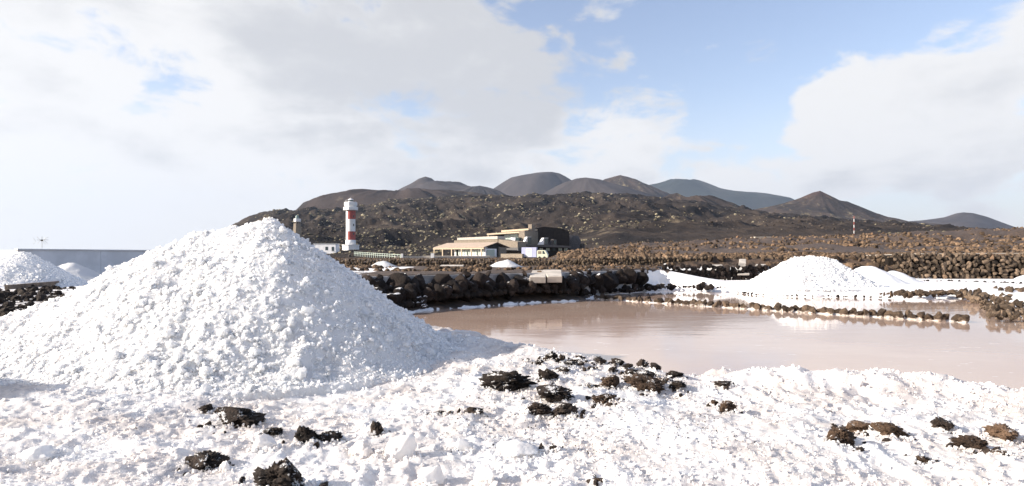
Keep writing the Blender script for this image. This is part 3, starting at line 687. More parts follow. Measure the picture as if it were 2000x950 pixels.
# black stones lying in the crust
RK = 'black stones in the foreground salt'
M['rock_rust'] = lava_mat('rusty_lava', (.026, .018, .013), (.19, .122, .08), .55, salt=.16, sc=14, bmp=.9, rnd=.2, bd=.02)
ROCKS = [
    (990, 766, 118, 46, 0, 'largest flat black rock in the middle foreground, streaked with salt', .05),
    (1068, 744, 52, 26, 0, 'dark rock touching the upper right of the largest flat rock', 0),
    (1098, 728, 30, 15, 0, 'small black stone in the shade behind the largest flat rock', 0),
    (1082, 782, 88, 36, 0, 'long low black rock right below the largest flat rock', -.1),
    (1052, 812, 58, 30, 0, 'left one of two salt speckled rocks in front of the long low rock', 0),
    (1106, 810, 58, 28, 0, 'right one of two salt speckled rocks in front of the long low rock', 0),
    (1183, 790, 52, 22, 1, 'small brown rock lying alone right of the speckled pair', 0),
    (1262, 770, 84, 34, 1, 'large brown black rock at the right end of the rock cluster', -.2),
    (1196, 760, 44, 32, 1, 'knobbly brown topped rock left of the large brown black one', 0),
    (1160, 752, 38, 15, 0, 'small flat dark stone left of the knobbly rock', 0),
    (1326, 766, 50, 18, 0, 'thin dark slab right of the large brown black rock', 0),
    (1262, 742, 60, 24, 0, 'dark rock wedged behind the large brown black one', 0),
    (1294, 750, 30, 14, 1, 'little brownish stone between slab and wedged rock', 0),
    (455, 832, 108, 44, 0, 'big craggy black rock at the foot of the huge salt heap', -.1),
    (590, 868, 46, 42, 0, 'black rock with a white salt fleck below the huge heap', .1),
    (637, 868, 56, 28, 0, 'round black rock right of the flecked one', 0),
    (735, 860, 28, 34, 0, 'upright black stone above the biggest salt lump', 0),
    (530, 852, 40, 16, 0, 'low black rock left of the flecked one', 0),
    (388, 916, 86, 42, 0, 'salt dusted black rock left of the bottom black rock', 0),
    (528, 962, 118, 80, 0, 'biggest black rock, cut by the bottom edge of the picture', .1),
    (402, 808, 32, 22, 0, 'knob of black rock at the left end of the craggy rock', 0),
    (1424, 808, 42, 28, 1, 'brown rock alone in the crust in front of the salt bank', 0),
    (1398, 793, 20, 14, 1, 'tiny brown stone left of the lone brown rock', 0),
    (1415, 762, 38, 12, 0, 'flat dark stone just below the salt bank', 0),
    (1650, 868, 66, 36, 1, 'grey brown rock left of the two rusty rocks', -.2),
    (1686, 845, 54, 24, 2, 'left one of the two rusty brown rocks on the right', 0),
    (1752, 858, 84, 34, 2, 'long rusty brown rock sloping to the right', -.38),
    (1847, 842, 44, 26, 0, 'jagged black rock right of the rusty rocks', -.3),
    (1908, 880, 66, 28, 1, 'brown rock left of the one at the right edge', 0),
    (1972, 866, 66, 32, 2, 'brown rock nearest the right edge of the picture', -.1),
    (1962, 892, 40, 12, 1, 'small flat brown stone in the lower right', 0),
    (1804, 910, 34, 14, 1, 'small brown stone alone in the lower right crust', 0),
    (1081, 890, 28, 10, 0, 'tiny dark stone alone in the middle of the front crust', 0),
    (925, 814, 38, 20, 0, 'small dark stone left of the speckled pair', 0),
    (856, 814, 30, 9, 0, 'sliver of dark stone left of the small dark one', 0),
    (1172, 950, 26, 12, 1, 'small stone at the middle of the bottom edge', 0),
    (1078, 706, 34, 26, 0, 'round black stone standing highest at the left end of the pond edge', 0),
    (1099, 708, 16, 20, 0, 'narrow black stone touching the round one at the pond edge', 0),
    (1054, 706, 18, 14, 0, 'small black stone left of the round one at the pond edge', 0),
    (1136, 704, 24, 14, 0, 'arched black stone at the pond edge', 0),
    (1122, 716, 46, 14, 0, 'long flat black stone below the arched one', 0),
    (1172, 712, 30, 18, 0, 'slanted black stone behind a white salt cake at the pond edge', -.2),
    (1207, 716, 28, 18, 0, 'black stone at the middle of the pond edge row', 0),
    (1196, 728, 20, 14, 0, 'black stone just in front of the middle of the pond edge row', 0),
    (1228, 722, 24, 12, 0, 'flat black stone right of the middle one at the pond edge', 0),
    (1256, 724, 26, 28, 0, 'tall black stone in the right half of the pond edge row', .1),
    (1282, 727, 26, 16, 0, 'black stone right of the tall one at the pond edge', 0),
    (1308, 727, 40, 17, 0, 'wide black stone at the right end of the pond edge row', 0),
    (1322, 738, 42, 15, 0, 'low black stone in front of the right end of the pond edge row', 0),
    (1236, 735, 32, 14, 0, 'dark stone in front of the tall one', 0),
    (1157, 724, 24, 10, 0, 'low dark stone in the shaded salt behind the knobbly rock', 0),
    (1032, 700, 12, 9, 0, 'tiny black stone farthest left on the pond edge', 0)]
for i, (px, py, w, h, kind, lab, tilt) in enumerate(ROCKS):
    place_rock('lava_rock', px, py, w * 1.05, h * .84, (M['rock'], M['rock_brown'], M['rock_rust'])[kind], 500 + i, lab, 'rock', 5 if w > 38 else 4, RK, .75, tilt, .06, .85, .95, 1.0, .42)

rng = np.random.default_rng(530); P = []; S = []
for loc, hw, hd, hh in CRUMB[11:]:
    n = int(3 + 70 * hw); a = rng.uniform(0, 2 * np.pi, n); r = 1.0 + .9 * rng.uniform(0, 1, n) ** 1.5; x = loc.x + np.cos(a) * hw * r; y = loc.y + np.sin(a) * hd * r
    z, sp = near_z(x, y); sz = .004 + .016 * rng.uniform(0, 1, n) ** 2.5; k = sp > .08
    P.append(np.stack([x, y, z + sz * .25], -1)[k]); S.append(sz[k])
P = np.concatenate(P); S = np.concatenate(S)
o = scatter('lava_fragments', [rock_verts(3, 900 + i, .7, 1.2, .9, .3)[0] for i in range(8)], ICO[3][1], P, np.stack([S * 1.3, S, S * .7], -1), M['rock'], rng, None, True); tag(o, 'small jagged fragments of black lava round the foreground stones', None, kind='stuff')
# crumbs of salt banked against the stones
rng = np.random.default_rng(512); P = []; S = []
for loc, hw, hd, hh in CRUMB:
    n = int(60 + 900 * hw)
    a = rng.uniform(0, 2 * np.pi, n); r = rng.uniform(.72, 1.35, n); x = loc.x + np.cos(a) * hw * r; y = loc.y + np.sin(a) * hd * r
    z, _ = near_z(x, y); sz = .0022 + .009 * rng.uniform(0, 1, n) ** 4
    P.append(np.stack([x, y, z + sz * .6 + np.clip(1.15 - r, 0, 1) * hh * rng.uniform(0, .5, n)], -1)); S.append(sz)
P = np.concatenate(P); S = np.concatenate(S); ok = sdf(P[:, 0], P[:, 1], POND) > .05
o = scatter('salt_crumbs', CRY, CRY_T, P[ok], S[ok], M['salt_grain'], rng); tag(o, 'crumbs of salt banked against the foreground stones', None, kind='stuff')

# ================================================================== dry stone works round the ponds
def stone_set(prefix, n, sub, seed, mat, amp=.4, facet=.85, smooth_=False):
    return [rock_mesh(prefix, sub, seed + i, mat, amp, 1.2, facet, smooth_) for i in range(n)]
def put(me, parent, loc, scl, rng, full=True, name='stone'):
    o = bpy.data.objects.new(name, me); COL.objects.link(o); o.parent = parent
    o.location = Vector(loc) - parent.location; o.scale = scl
    o.rotation_euler = (rng.uniform(0, 6.28), rng.uniform(0, 6.28), rng.uniform(0, 6.28)) if full else (rng.uniform(-.25, .25), rng.uniform(-.25, .25), rng.uniform(0, 6.28))
    return o
def along(P, step):
    P = [Vector(p) for p in P]; out = []; s = 0.0
    for a, b in zip(P[:-1], P[1:]):
        L = (b - a).length; d = (b - a) / L
        while s < L: out.append((a + d * s, d)); s += step
        s -= L
    return out
rng = np.random.default_rng(301)
# -- boulder wall holding the terrace behind the pond
st = stone_set('boulder', 8, 4, 600, M['boulder'], .35, .66, True)
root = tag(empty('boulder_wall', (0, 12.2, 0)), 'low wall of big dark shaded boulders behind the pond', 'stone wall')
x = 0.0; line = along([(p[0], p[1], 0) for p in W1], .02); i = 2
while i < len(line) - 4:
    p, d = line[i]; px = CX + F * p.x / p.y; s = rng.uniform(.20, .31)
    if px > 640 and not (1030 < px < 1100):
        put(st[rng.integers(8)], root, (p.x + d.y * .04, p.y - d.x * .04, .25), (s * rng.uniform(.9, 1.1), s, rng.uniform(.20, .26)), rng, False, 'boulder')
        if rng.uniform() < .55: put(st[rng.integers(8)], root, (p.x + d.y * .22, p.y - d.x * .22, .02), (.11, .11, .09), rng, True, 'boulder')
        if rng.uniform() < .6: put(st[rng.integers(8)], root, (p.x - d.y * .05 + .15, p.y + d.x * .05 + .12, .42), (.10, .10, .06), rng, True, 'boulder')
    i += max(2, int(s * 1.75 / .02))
mb = MB()
for (a0, a1) in zip(W1[:-1], W1[1:]):
    a, b_ = Vector((a0[0], a0[1], -.1)), Vector((a1[0], a1[1], -.1)); d = (b_ - a).normalized(); nv = Vector((-d.y, d.x, 0))
    mb.prism([a + nv * .03, b_ + nv * .03, b_ + nv * .14, a + nv * .14], (0, 0, .545))
ob = mb.build('mortar', M['mortar'], root); ob.location = -root.location
st2 = stone_set('stone', 6, 2, 620, M['boulder'], .45, .85); st3 = stone_set('stone', 5, 2, 630, M['boulder_crust'], .4, .85)
for k in range(420):                                # tumbled stones between the wall and the water
    p, d = line[rng.integers(40, len(line) - 5)]; u = rng.uniform(.15, .95) ** 1.2; q = (p.x + d.y * u, p.y - d.x * u)
    zz, sp = z_land(np.array([q[0]]), np.array([q[1]]))
    if sp[0] < .14 or not (640 < CX + F * q[0] / q[1]): continue
    s = rng.uniform(.05, .14); put(st2[rng.integers(6)], root, (q[0], q[1], .34 * (1 - u) - .06 + s * .3), (s * 1.2, s, s * .9), rng)
o = tag(empty('crusted_stones', G(800, 604, -.1)), 'cluster of salt crusted stones beside the huge heap at the pond', 'stones')
for k in range(48):
    u_ = rng.uniform(0, 1); q = W(rng.uniform(768, 838 - 12 * u_), 500, 10.05 + .75 * u_); s = rng.uniform(.035, .075)
    put(st3[rng.integers(5)], o, (q.x, q.y, -.06 + .24 * u_), (s * 1.3, s, s * .8), rng)
P = []
for k in range(6000):
    p, d = line[rng.integers(30, len(line) - 1)]; u = rng.uniform(-.1, 1.05); P.append((p.x + d.y * u, p.y - d.x * u, .36 * (1 - max(u, 0)) - .12))
P = np.array(P); zz, sp = z_land(P[:, 0], P[:, 1]); P = P[sp > .11]; P[:, 2] = np.maximum(P[:, 2], z_land(P[:, 0], P[:, 1])[0])
ru = scatter('small_rubble', [rock_verts(1, 80 + i, .45)[0] for i in range(6)], ICO[1][1], P - np.array((0, 12.2, 0)), rng.uniform(.02, .065, len(P)), M['rubble_dark'], rng, root); ru['kind'] = 'stuff'

# -- pale concrete slabs dropped over the wall
def slab(px0, px1, py0, py1, D0, D1, th, label, skew=0.0):
    a, b = W(px0 + skew, py0, D0 + .5), W(px1 + skew * .2, py0, D0 + .5); c, d = W(px1, py1, D1), W(px0, py1, D1)
    mb = MB(); top = [a, b, c, d]; bot = [Vector((p.x, p.y + .04, p.z - th)) for p in top]
    mb.poly(top + bot, [(3, 2, 1, 0), (4, 5, 6, 7), (3, 7, 6, 2), (2, 6, 5, 1), (1, 5, 4, 0), (0, 4, 7, 3)])
    o = mb.build('concrete_slab', M['concrete']); bv = o.modifiers.new('b', 'BEVEL'); bv.width = .012; bv.segments = 2
    return tag(o, label, 'slab', 'pale slabs on the terrace')
slab(1034, 1066, 528, 541, 12.7, 12.15, .13, 'left one of two tilted pale slabs leaning over the boulder wall', 6)
slab(1069, 1098, 527, 540, 12.8, 12.2, .13, 'right one of two tilted pale slabs leaning over the boulder wall', -8)
slab(858, 905, 517.5, 520, 18.2, 18.0, .05, 'flat pale slab lying on the rubble of the terrace', 4)
slab(1443, 1457, 506, 514, 19.9, 19.8, .12, 'white block standing on the dark wall edge right of the pond', 1)
slab(1441, 1464, 524, 536, 19.9, 19.7, .04, 'pale sheet hanging over the dark wall right of the pond', -2)
slab(1392, 1412, 517, 521, 19.95, 19.85, .05, 'narrow pale slab on the dark wall left of the white block', -6)
slab(1475, 1496, 516, 518.5, 20.1, 20.0, .05, 'pale slab at the right end of the dark wall beside the large heap', 2)

# -- row of stones dividing the pond
st = stone_set('stone', 9, 3, 640, M['divider'], .55, .66)
A, B = G(1165, 584, ZW), G(1886, 630, ZW)
root = tag(empty('stone_divider', A), 'row of salt footed stones dividing the pink pond', 'stone row')
Ld = (B - A).length; s = 0.0
while s < Ld:
    p = A + (B - A) * (s / Ld); r = .048 + .034 * rng.uniform(0, 1); p = p + Vector((rng.uniform(-.05, .05), rng.uniform(-.05, .05) - .18 * math.sin(s / Ld * math.pi), 0))
    put(st[rng.integers(9)], root, (p.x, p.y, ZW + r * .55), (r * rng.uniform(.95, 1.25), r * 1.1, r * rng.uniform(.9, 1.2)), rng)
    if rng.uniform() < .45: put(st[rng.integers(9)], root, (p.x + .03, p.y + rng.uniform(-.15, .15), ZW + r * .2), (r * .7, r * .7, r * .6), rng)
    s += r * 1.0
pts = [A + (B - A) * k / 60 + Vector((0, -.18 * math.sin(k / 60 * math.pi), 0)) for k in range(61)]
V = []
for k, p in enumerate(pts):                         # the low bank of salt the stones stand on
    wv = .09 + .04 * math.sin(k * 1.7) + .04 * math.sin(k * .61)
    V += [(p.x - .02, p.y - wv, ZW - .03), (p.x, p.y - wv * .35, ZW + .018), (p.x, p.y + wv * .3, ZW + .018), (p.x + .02, p.y + wv * .9, ZW - .03)]
me = np_mesh('salt_bank', np.array(V) - np.array(A), grid_faces(61, 4), True); link('salt_bank', me, M['salt_grain'], root)

# -- stones at the far shore: dark row under the drift, speckled row on the white flat, rubble bank on the right
st = stone_set('stone', 6, 2, 660, M['boulder'], .42, .85); stb = stone_set('stone', 7, 3, 670, M['divider'], .55, .66)
stw = stone_set('stone', 7, 2, 680, M['wall_stone'], .55, .64)
def row(name, label, pts, n, smin, smax, spread, sets, z, zj=.03, gap=None):
    P0 = G(*pts[0], z); root = tag(empty(name, P0), label, 'stone row')
    seg = along([G(a, b_, z) for a, b_ in pts], .01)
    for k in range(n):
        p, d = seg[rng.integers(len(seg))]; s = smin * .8 + (smax * 1.25 - smin * .8) * rng.uniform(0, 1) ** 2; u = rng.uniform(-spread, spread)
        put(sets[rng.integers(len(sets))], root, (p.x - d.y * u, p.y + d.x * u, z + rng.uniform(0, zj) + s * .25), (s * rng.uniform(.9, 1.6), s, s * rng.uniform(.6, 1.1)), rng)
    return root
row('shore_stones', 'black shore stones at the foot of the shaded salt drift', [(1200, 570), (1290, 562), (1345, 561), (1420, 564)], 190, .03, .065, .40, st, -.03)
row('shore_stones', 'speckled stone row on the white flat at the far right', [(1740, 577), (1800, 575), (1905, 573)], 150, .025, .055, .30, stb, -.02)
row('shore_stones', 'thin line of dark stones along the waterline below the large heap', [(1440, 571), (1500, 578), (1600, 579), (1745, 582)], 60, .012, .03, .06, st, -.1, .01)
row('shore_stones', 'broken line of dark stones on the salt before the brown wall', [(1775, 551), (1850, 551), (2000, 556)], 46, .02, .045, .10, st, .0, .01)
row('rubble_bank', 'bank of brown rubble running down the right edge of the pond', [(1915, 580), (1960, 598), (2010, 628)], 300, .025, .055, .42, stw, -.07, .05)
row('shore_stones', 'few scattered stones beyond the rubble bank at the right edge', [(1960, 566), (2010, 574)], 26, .035, .07, .3, stb, .0)

# -- dark wall behind the flat
st4 = stone_set('stone', 8, 2, 690, M['boulder'], .35, .8)
def dry_wall(name, label, p0, p1, z0, z1, size, sets, jit=.35, cap=300, batter=.1, proud=0.0):
    p0, p1 = Vector((p0[0], p0[1], 0)), Vector((p1[0], p1[1], 0)); L = (p1 - p0).length; d = (p1 - p0) / L; nrm = Vector((d.y, -d.x, 0))
    root = tag(empty(name, (p0 + p1) / 2), label, 'stone wall'); z = z0; c = 0; rest = []
    while z < z1:
        hh = size * rng.uniform(.75, 1.05); s = rng.uniform(0, size)
        while s < L:
            w = size * rng.uniform(.65, 1.55); q = p0 + d * (s + w / 2) + nrm * (proud - batter * (z - z0) + rng.uniform(-1, 1) * size * .14)
            zz = z + hh / 2 + rng.uniform(-.32, .32) * hh
            if c < cap: put(sets[rng.integers(len(sets))], root, (q.x, q.y, zz), (w * .56, size * .5, hh * rng.uniform(.55, .78)), rng, rng.uniform() < .45)
            else: rest.append((q.x, q.y, zz, w))
            c += 1; s += w * .97
        z += hh * .86
    a, b_ = p0 - nrm * .22, p1 - nrm * .22
    core = MB().prism([a + Vector((0, 0, z0 - .3)), b_ + Vector((0, 0, z0 - .3)), b_ - nrm * .5 + Vector((0, 0, z0 - .3)), a - nrm * .5 + Vector((0, 0, z0 - .3))], (0, 0, z1 - z0 + .3 - size * .7))
    co = core.build('wall_core', M['rubble_dark'], root); co.location = -root.location
    if rest:
        R4 = np.array(rest); r = scatter('small_stones', [rock_verts(2, 90 + i, .35, 1.2, .82)[0] for i in range(6)], ICO[2][1], R4[:, :3] - np.array(root.location), R4[:, 3] * .55, M['wall_far'], rng, root, True); r['kind'] = 'stuff'
    return root
g0, g1 = W(1290, 540, 19.4), W(1530, 540, 20.1)
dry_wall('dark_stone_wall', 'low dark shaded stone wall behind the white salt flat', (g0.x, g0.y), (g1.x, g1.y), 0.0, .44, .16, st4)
# -- brown wall on the right
g0, g1 = W(1640, 520, 22.4), W(1780, 520, 20.9); g2 = W(2120, 520, 20.6)
dry_wall('brown_stone_wall', 'tall sunlit brown stone wall at the right behind the salt', (g1.x - .6, g1.y + .1), (g2.x, g2.y), 0.0, .86, .165, stw)
dry_wall('brown_stone_wall', 'receding left end of the sunlit brown wall behind the small heaps', (g0.x, g0.y), (g1.x, g1.y), 0.0, .78, .15, stw)
mb = MB()
for a, b_ in ((W(1690, 500, 22.0), W(1800, 496.5, 21.2)), (W(1800, 496.5, 21.2), W(1930, 496.0, 21.1)), (W(1930, 496.0, 21.1), W(2120, 495.2, 21.0))):
    d = (b_ - a).normalized(); nv = Vector((d.y, -d.x, 0)); mb.prism([a, b_, b_ - nv * .25, a - nv * .25], (0, 0, .025))
o = mb.build('coping', M['concrete']); tag(o, 'thin pale concrete strip along the top of the brown wall', 'coping')
# -- terrace wall in front of the buildings, and its run to the right
st5 = stone_set('stone', 8, 2, 700, M['wall_far_o'], .35, .72)
g0, g1 = W(655, 510, 21.6), W(1140, 510, 21.6)
dry_wall('terrace_wall', 'brown stone terrace wall below the restaurant and the truck', (g0.x, g0.y), (g1.x, g1.y), .42, .63, .095, st5, cap=300)
g0, g1 = W(1135, 510, 21.5), W(1690, 510, 22.0)
dry_wall('terrace_wall', 'long brown stone terrace wall behind the dark wall', (g0.x, g0.y), (g1.x, g1.y), .42, .70, .10, st5, cap=300)

# -- rubble: terrace, lava field on the right, stony ground at the left
rng = np.random.default_rng(333)
def rub(name, label, n, pxr, dr, size, mat, seed, ok=None, sub=1):
    r = np.random.default_rng(seed); px = r.uniform(*pxr, n); d = np.exp(r.uniform(math.log(dr[0]), math.log(dr[1]), n)); x = (px - CX) / F * d; z, sp = z_land(x, d)
    k = sp > .1
    if ok is not None: k &= ok(x, d, z, px)
    x, d, z = x[k], d[k], z[k]; s = size[0] + (size[1] - size[0]) * r.uniform(0, 1, len(x)) ** 4.0
    s = s * np.clip(d / 34, 1, 1.9); R = np.stack([s * 1.1, s, s * .8], -1)
    o = scatter(name, [rock_verts(sub, 110 + i, .5, 1.3, .85)[0] for i in range(8)], ICO[sub][1], np.stack([x, d, z + s * .1], -1), R, mat, r); tag(o, label, None, kind='stuff')
rub('lava_rubble', 'brown lava rubble covering the rise on the right', 36000, (1090, 2150), (20.4, 170), (.025, .19), M['rubble'], 91, lambda x, d, z, px: ((d > 21.7) | ((z > .3) & (px > 1480))) & ((d < 30) | (fbm(x / 5, d / 9, 3, 97) > .44)))
rub('terrace_rubble', 'loose brown stones on the terrace', 2400, (640, 1320), (11.5, 21.3), (.025, .10), M['rubble'], 92, lambda x, d, z, px: (z > .40) & (fbm(x * .7, d * .7, 2, 5) > .45), 2)
rub('stony_ground', 'flat black stones half buried in salt at the far left', 2600, (-250, 330), (8, 15.5), (.02, .11), M['rubble_dark'], 93, lambda x, d, z, px: (z < .3) & (fbm(x * .9, d * 2.2, 3, 6) > .47), 2)
rub('plateau_rubble', 'brown stones beside the road in front of the buildings', 2200, (650, 1085), (22, 130), (.025, .07), M['rubble'], 94, None)

# ================================================================== buildings and other things in the distance
root = empty('white_building', W(150, 500, 37)); tag(root, 'long plain white flat roofed building behind the left salt heaps', 'building')
a, b_ = W(35, 486, 34.5), W(330, 491.0, 44.0); d = (b_ - a); d.z = 0; L = d.length; d /= L; nv = Vector((-d.y, d.x, 0))
def wbox(name, s0, s1, n0, n1, z0, z1, mat, par=None):
    pr = [a + d * s0 + nv * n0, a + d * s1 + nv * n0, a + d * s1 + nv * n1, a + d * s0 + nv * n1]
    ob = MB().prism([(p.x, p.y, z0) for p in pr], (0, 0, z1 - z0)).build(name, mat, par or root); ob.location = -(root.location); return ob
split = 4.9
wbox('wall', 0, split - .015, 0, 6, -2.5, 1.12, M['white_wall']); wbox('wall', split + .015, L, 0.01, 6, -2.5, 1.12, M['white_wall'])
wbox('joint', split - .015, split + .015, .03, .2, -2.5, 1.1, M['near_black']); wbox('parapet', -.04, L, -.05, .22, 1.122, 1.20, M['white_paint'])
root = empty('television_antenna', W(82, 486, 36)); tag(root, 'thin television antenna on the roof of the white building', 'antenna')
mb = MB().tube((0, 0, -.2), (0, 0, .72), .012); mb.build('pole', M['grey_metal'], root)
mb = MB().tube((-.02, -.35, .5), (.05, .45, .52), .010); mb.build('boom', M['grey_metal'], root)
for s_ in (-1, 1):
    for k, z in enumerate((.28, .52)):
        MB().tube((s_ * .10, 0, .5), (s_ * (.34 if k else .30), .05, z + .16 * k + .02), .009).build('element', M['grey_metal'], root)
        MB().tube((s_ * .20, -.2, .42), (s_ * .36, -.2, .26 + k * .38), .007).build('element', M['grey_metal'], root)
MB().box(-.045, .045, -.05, .05, .44, .53).build('amplifier', M['near_black'], root)
root = empty('timber_plank', G(70, 562, .05)); tag(root, 'weathered plank edging at the foot of the left salt heap', 'plank')
a, b_ = G(16, 566, .06), G(128, 556, .06); dv = (b_ - a).normalized(); nv = Vector((-dv.y, dv.x, 0))
mb = MB().prism([a, b_, b_ + nv * .07, a + nv * .07], (0, 0, .10)); ob = mb.build('board', M['plank'], root); ob.location = -root.location

# ---- lighthouse
DL = 274.0; s = DL / F
def zl(py): return EYE + (HZ - py) * s
lx = (685 - CX) * s
root = empty('lighthouse', (lx, DL, zl(496))); tag(root, 'tall red and white banded lighthouse tower on a white plinth', 'lighthouse')
rz = lambda py: zl(py) - zl(496)
MB().lathe([(0, -1.5), (3.75, -1.5), (3.75, rz(480)), (3.95, rz(480)), (3.95, rz(478.4)), (0, rz(478.4))], 12).build('plinth', M['white_paint'], root)
R_ = 2.05
MB().lathe([(0, rz(478.5)), (R_ + .18, rz(478.5)), (R_ + .18, rz(469.2)), (0, rz(469.2))], 32).build('tower_foot', M['white_paint'], root, True)
MB().lathe([(R_, rz(478)), (R_, rz(410))], 40).build('shaft', M['white_paint'], root, True)
for y0, y1 in ((469, 452.5), (428.5, 411)):
    MB().lathe([(R_ + .05, rz(y0)), (R_ + .05, rz(y1))], 30, a0=math.radians(248), a1=math.radians(248 + 230)).build('red_band', M['red_paint'], root, True)
MB().lathe([(R_, rz(412.5)), (3.1, rz(411)), (3.3, rz(411)), (3.3, rz(405)), (3.1, rz(405)), (0, rz(405))], 8).build('gallery', M['white_paint'], root)
MB().lathe([(0, rz(405)), (2.6, rz(405)), (2.6, rz(402)), (2.95, rz(402)), (2.95, rz(395.5)), (0, rz(395.5))], 8).build('upper_gallery', M['white_paint'], root)
MB().lathe([(1.1, rz(395.5)), (1.1, rz(391.3))], 12).build('lantern', M['glass'], root, True)
MB().lathe([(1.25, rz(391.4)), (1.25, rz(390.6)), (.6, rz(388.5)), (0, rz(388))], 12).build('lantern_roof', M['white_paint'], root)
MB().lathe([(1.2, rz(395.6)), (1.2, rz(394))], 12).build('lantern_base', M['white_paint'], root)
mb = MB(); mb.tube((0, 0, rz(388.2)), (0, 0, rz(385.5)), .09); mb.build('lightning_rod', M['grey_metal'], root)
for dx_, h_ in ((-2.3, 391), (-1.7, 390), (2.2, 393)): MB().tube((dx_, 0, rz(395.6)), (dx_, 0, rz(h_)), .10).build('aerial', M['grey_metal'], root)
for k in range(4): MB().box(-.25, .25, -2.16, -2.0, rz(474 - k * 17) - .5, rz(474 - k * 17) + .5, Matrix.Rotation(.9, 4, 'Z')).build('window', M['glass'], root)
root = empty('keeper_house', W(640, 496, 262)); tag(root, 'small white flat roofed house beside the lighthouse', 'house')
s2 = 262 / F
MB().box(-6, 3.35, 0, 6, -.5, 19 * s2).build('wall', M['white_wall'], root); MB().box(-6.15, 3.5, -.15, 6.15, 19 * s2 + .002, 20.5 * s2).build('roof', M['grey_metal'], root)
MB().box(1.7, 2.7, -.05, .1, 1.2, 3.0).build('window', M['glass'], root); MB().box(-1.0, .1, -.05, .1, 1.5, 3.0).build('window', M['glass'], root)
MB().box(1.55, 2.85, -.12, .1, 1.05, 1.19).build('sill', M['white_paint'], root)
root = empty('old_lighthouse', W(580.5, 470, 300)); tag(root, 'stubby old stone lighthouse with white gallery peeking over the salt heap', 'lighthouse')
s3 = 300 / F; rq = lambda py: (470 - py) * s3
MB().lathe([(0, 0), (2.3, 0), (1.75, rq(437)), (0, rq(437))], 8).build('tower', M['stone_light'], root)
for k in range(8):
    a_ = k * math.pi / 4; MB().tube((1.45 * math.cos(a_), 1.45 * math.sin(a_), rq(437)), (1.45 * math.cos(a_), 1.45 * math.sin(a_), rq(433.5)), .17, 6).build('column', M['stone_light'], root)
MB().lathe([(0, rq(433.6)), (1.75, rq(433.6)), (1.75, rq(427.5)), (0, rq(427.5))], 8).build('gallery', M['white_paint'], root)
MB().lathe([(.9, rq(427.6)), (.9, rq(425)), (.85, rq(423)), (.45, rq(420.8)), (0, rq(420))], 12).build('dome', M['dome'], root, True)

# ---- restaurant
DR = 170.0; K = DR / F
def RP(px, py, dep=0.0): return W(px, py, DR + dep)
root = empty('restaurant', RP(940, 501)); tag(root, 'sunlit low pavilion restaurant with tan roof and timber posts', 'building')
C0 = RP(945, 501); u = Vector((-.79, .61, 0)).normalized(); v = Vector((.61, .79, 0)).normalized()
ML = Matrix(((u.x, v.x, 0, C0.x - root.location.x), (u.y, v.y, 0, C0.y - root.location.y), (0, 0, 1, C0.z - root.location.z), (0, 0, 0, 1)))
LL, WW, EV, AP = 18.0, 10.2, 2.45, 3.85             # length, width, eave and ridge heights
def P3(x, y, z): return ML @ Vector((x, y, z))
mb = MB(); th = .16
for y0, y1, z0, z1 in ((-.9, WW / 2, EV - .05, AP), (WW / 2, WW + .9, AP, EV - .05)):
    q = [P3(-.7, y0, z0), P3(LL + .8, y0, z0), P3(LL + .8 - 3.0 * (z1 == AP) * 0, y1, z1), P3(-.7, y1, z1)]
    b0 = len(mb.v); mb.poly(q + [p + Vector((0, 0, th)) for p in q], [(0, 1, 2, 3), (7, 6, 5, 4), (0, 4, 5, 1), (1, 5, 6, 2), (2, 6, 7, 3), (3, 7, 4, 0)])
mb.build('roof', M['roof_tile'], root)
MB().box(-.7, LL + .8, -.95, -.75, EV - .42, EV - .14, ML).build('beam', M['timber'], root)
for k, x in enumerate((.2, 3.9, 7.6, 11.4, 15.0, LL + .4)): MB().box(x - .14, x + .14, -.92, -.64, -.2, EV - .42, ML).build('post', M['timber'], root)
MB().box(0, 11.6, .62, WW - .4, -.2, EV + .05, ML).build('inner_wall', M['white_wall'], root)
for k in range(6):
    x = .5 + k * 1.85
    w_ = MB().box(x, x + 1.55, .50, .60, .35, 2.05, ML).build('window', M['pale_glass'], root)
    MB().box(x - .07, x, .46, .60, .2, 2.2, ML).build('frame', M['white_paint'], w_)
MB().box(10.1, 10.8, .48, .60, 0, 1.9, ML).build('door', M['near_black'], root)
MB().box(11.7, LL, WW - 1.0, WW - .6, -.2, EV - .1, ML).build('rear_wall', M['near_black'], root)
MB().prism([P3(-.02, .8, EV - .3), P3(-.02, WW / 2, AP - .25), P3(-.02, WW - .6, EV - .2), P3(-.02, WW - .6, -.2), P3(-.02, WW * .55, -.2), P3(-.02, WW * .55, EV - .3)], u * .3).build('gable', M['near_black'], root)
MB().box(-.35, 0, WW * .62, WW * .95, -.2, EV + .15, ML).build('stone_pier', M['stone_light'], root)
MB().box(-.2, -.05, 1.2, 4.5, -.2, EV - .6, ML).build('gable_window', M['pale_glass'], root)
MB().box(-4, 22, -2.1, -1.9, -.6, .12, ML).build('terrace_edge', M['concrete'], root)

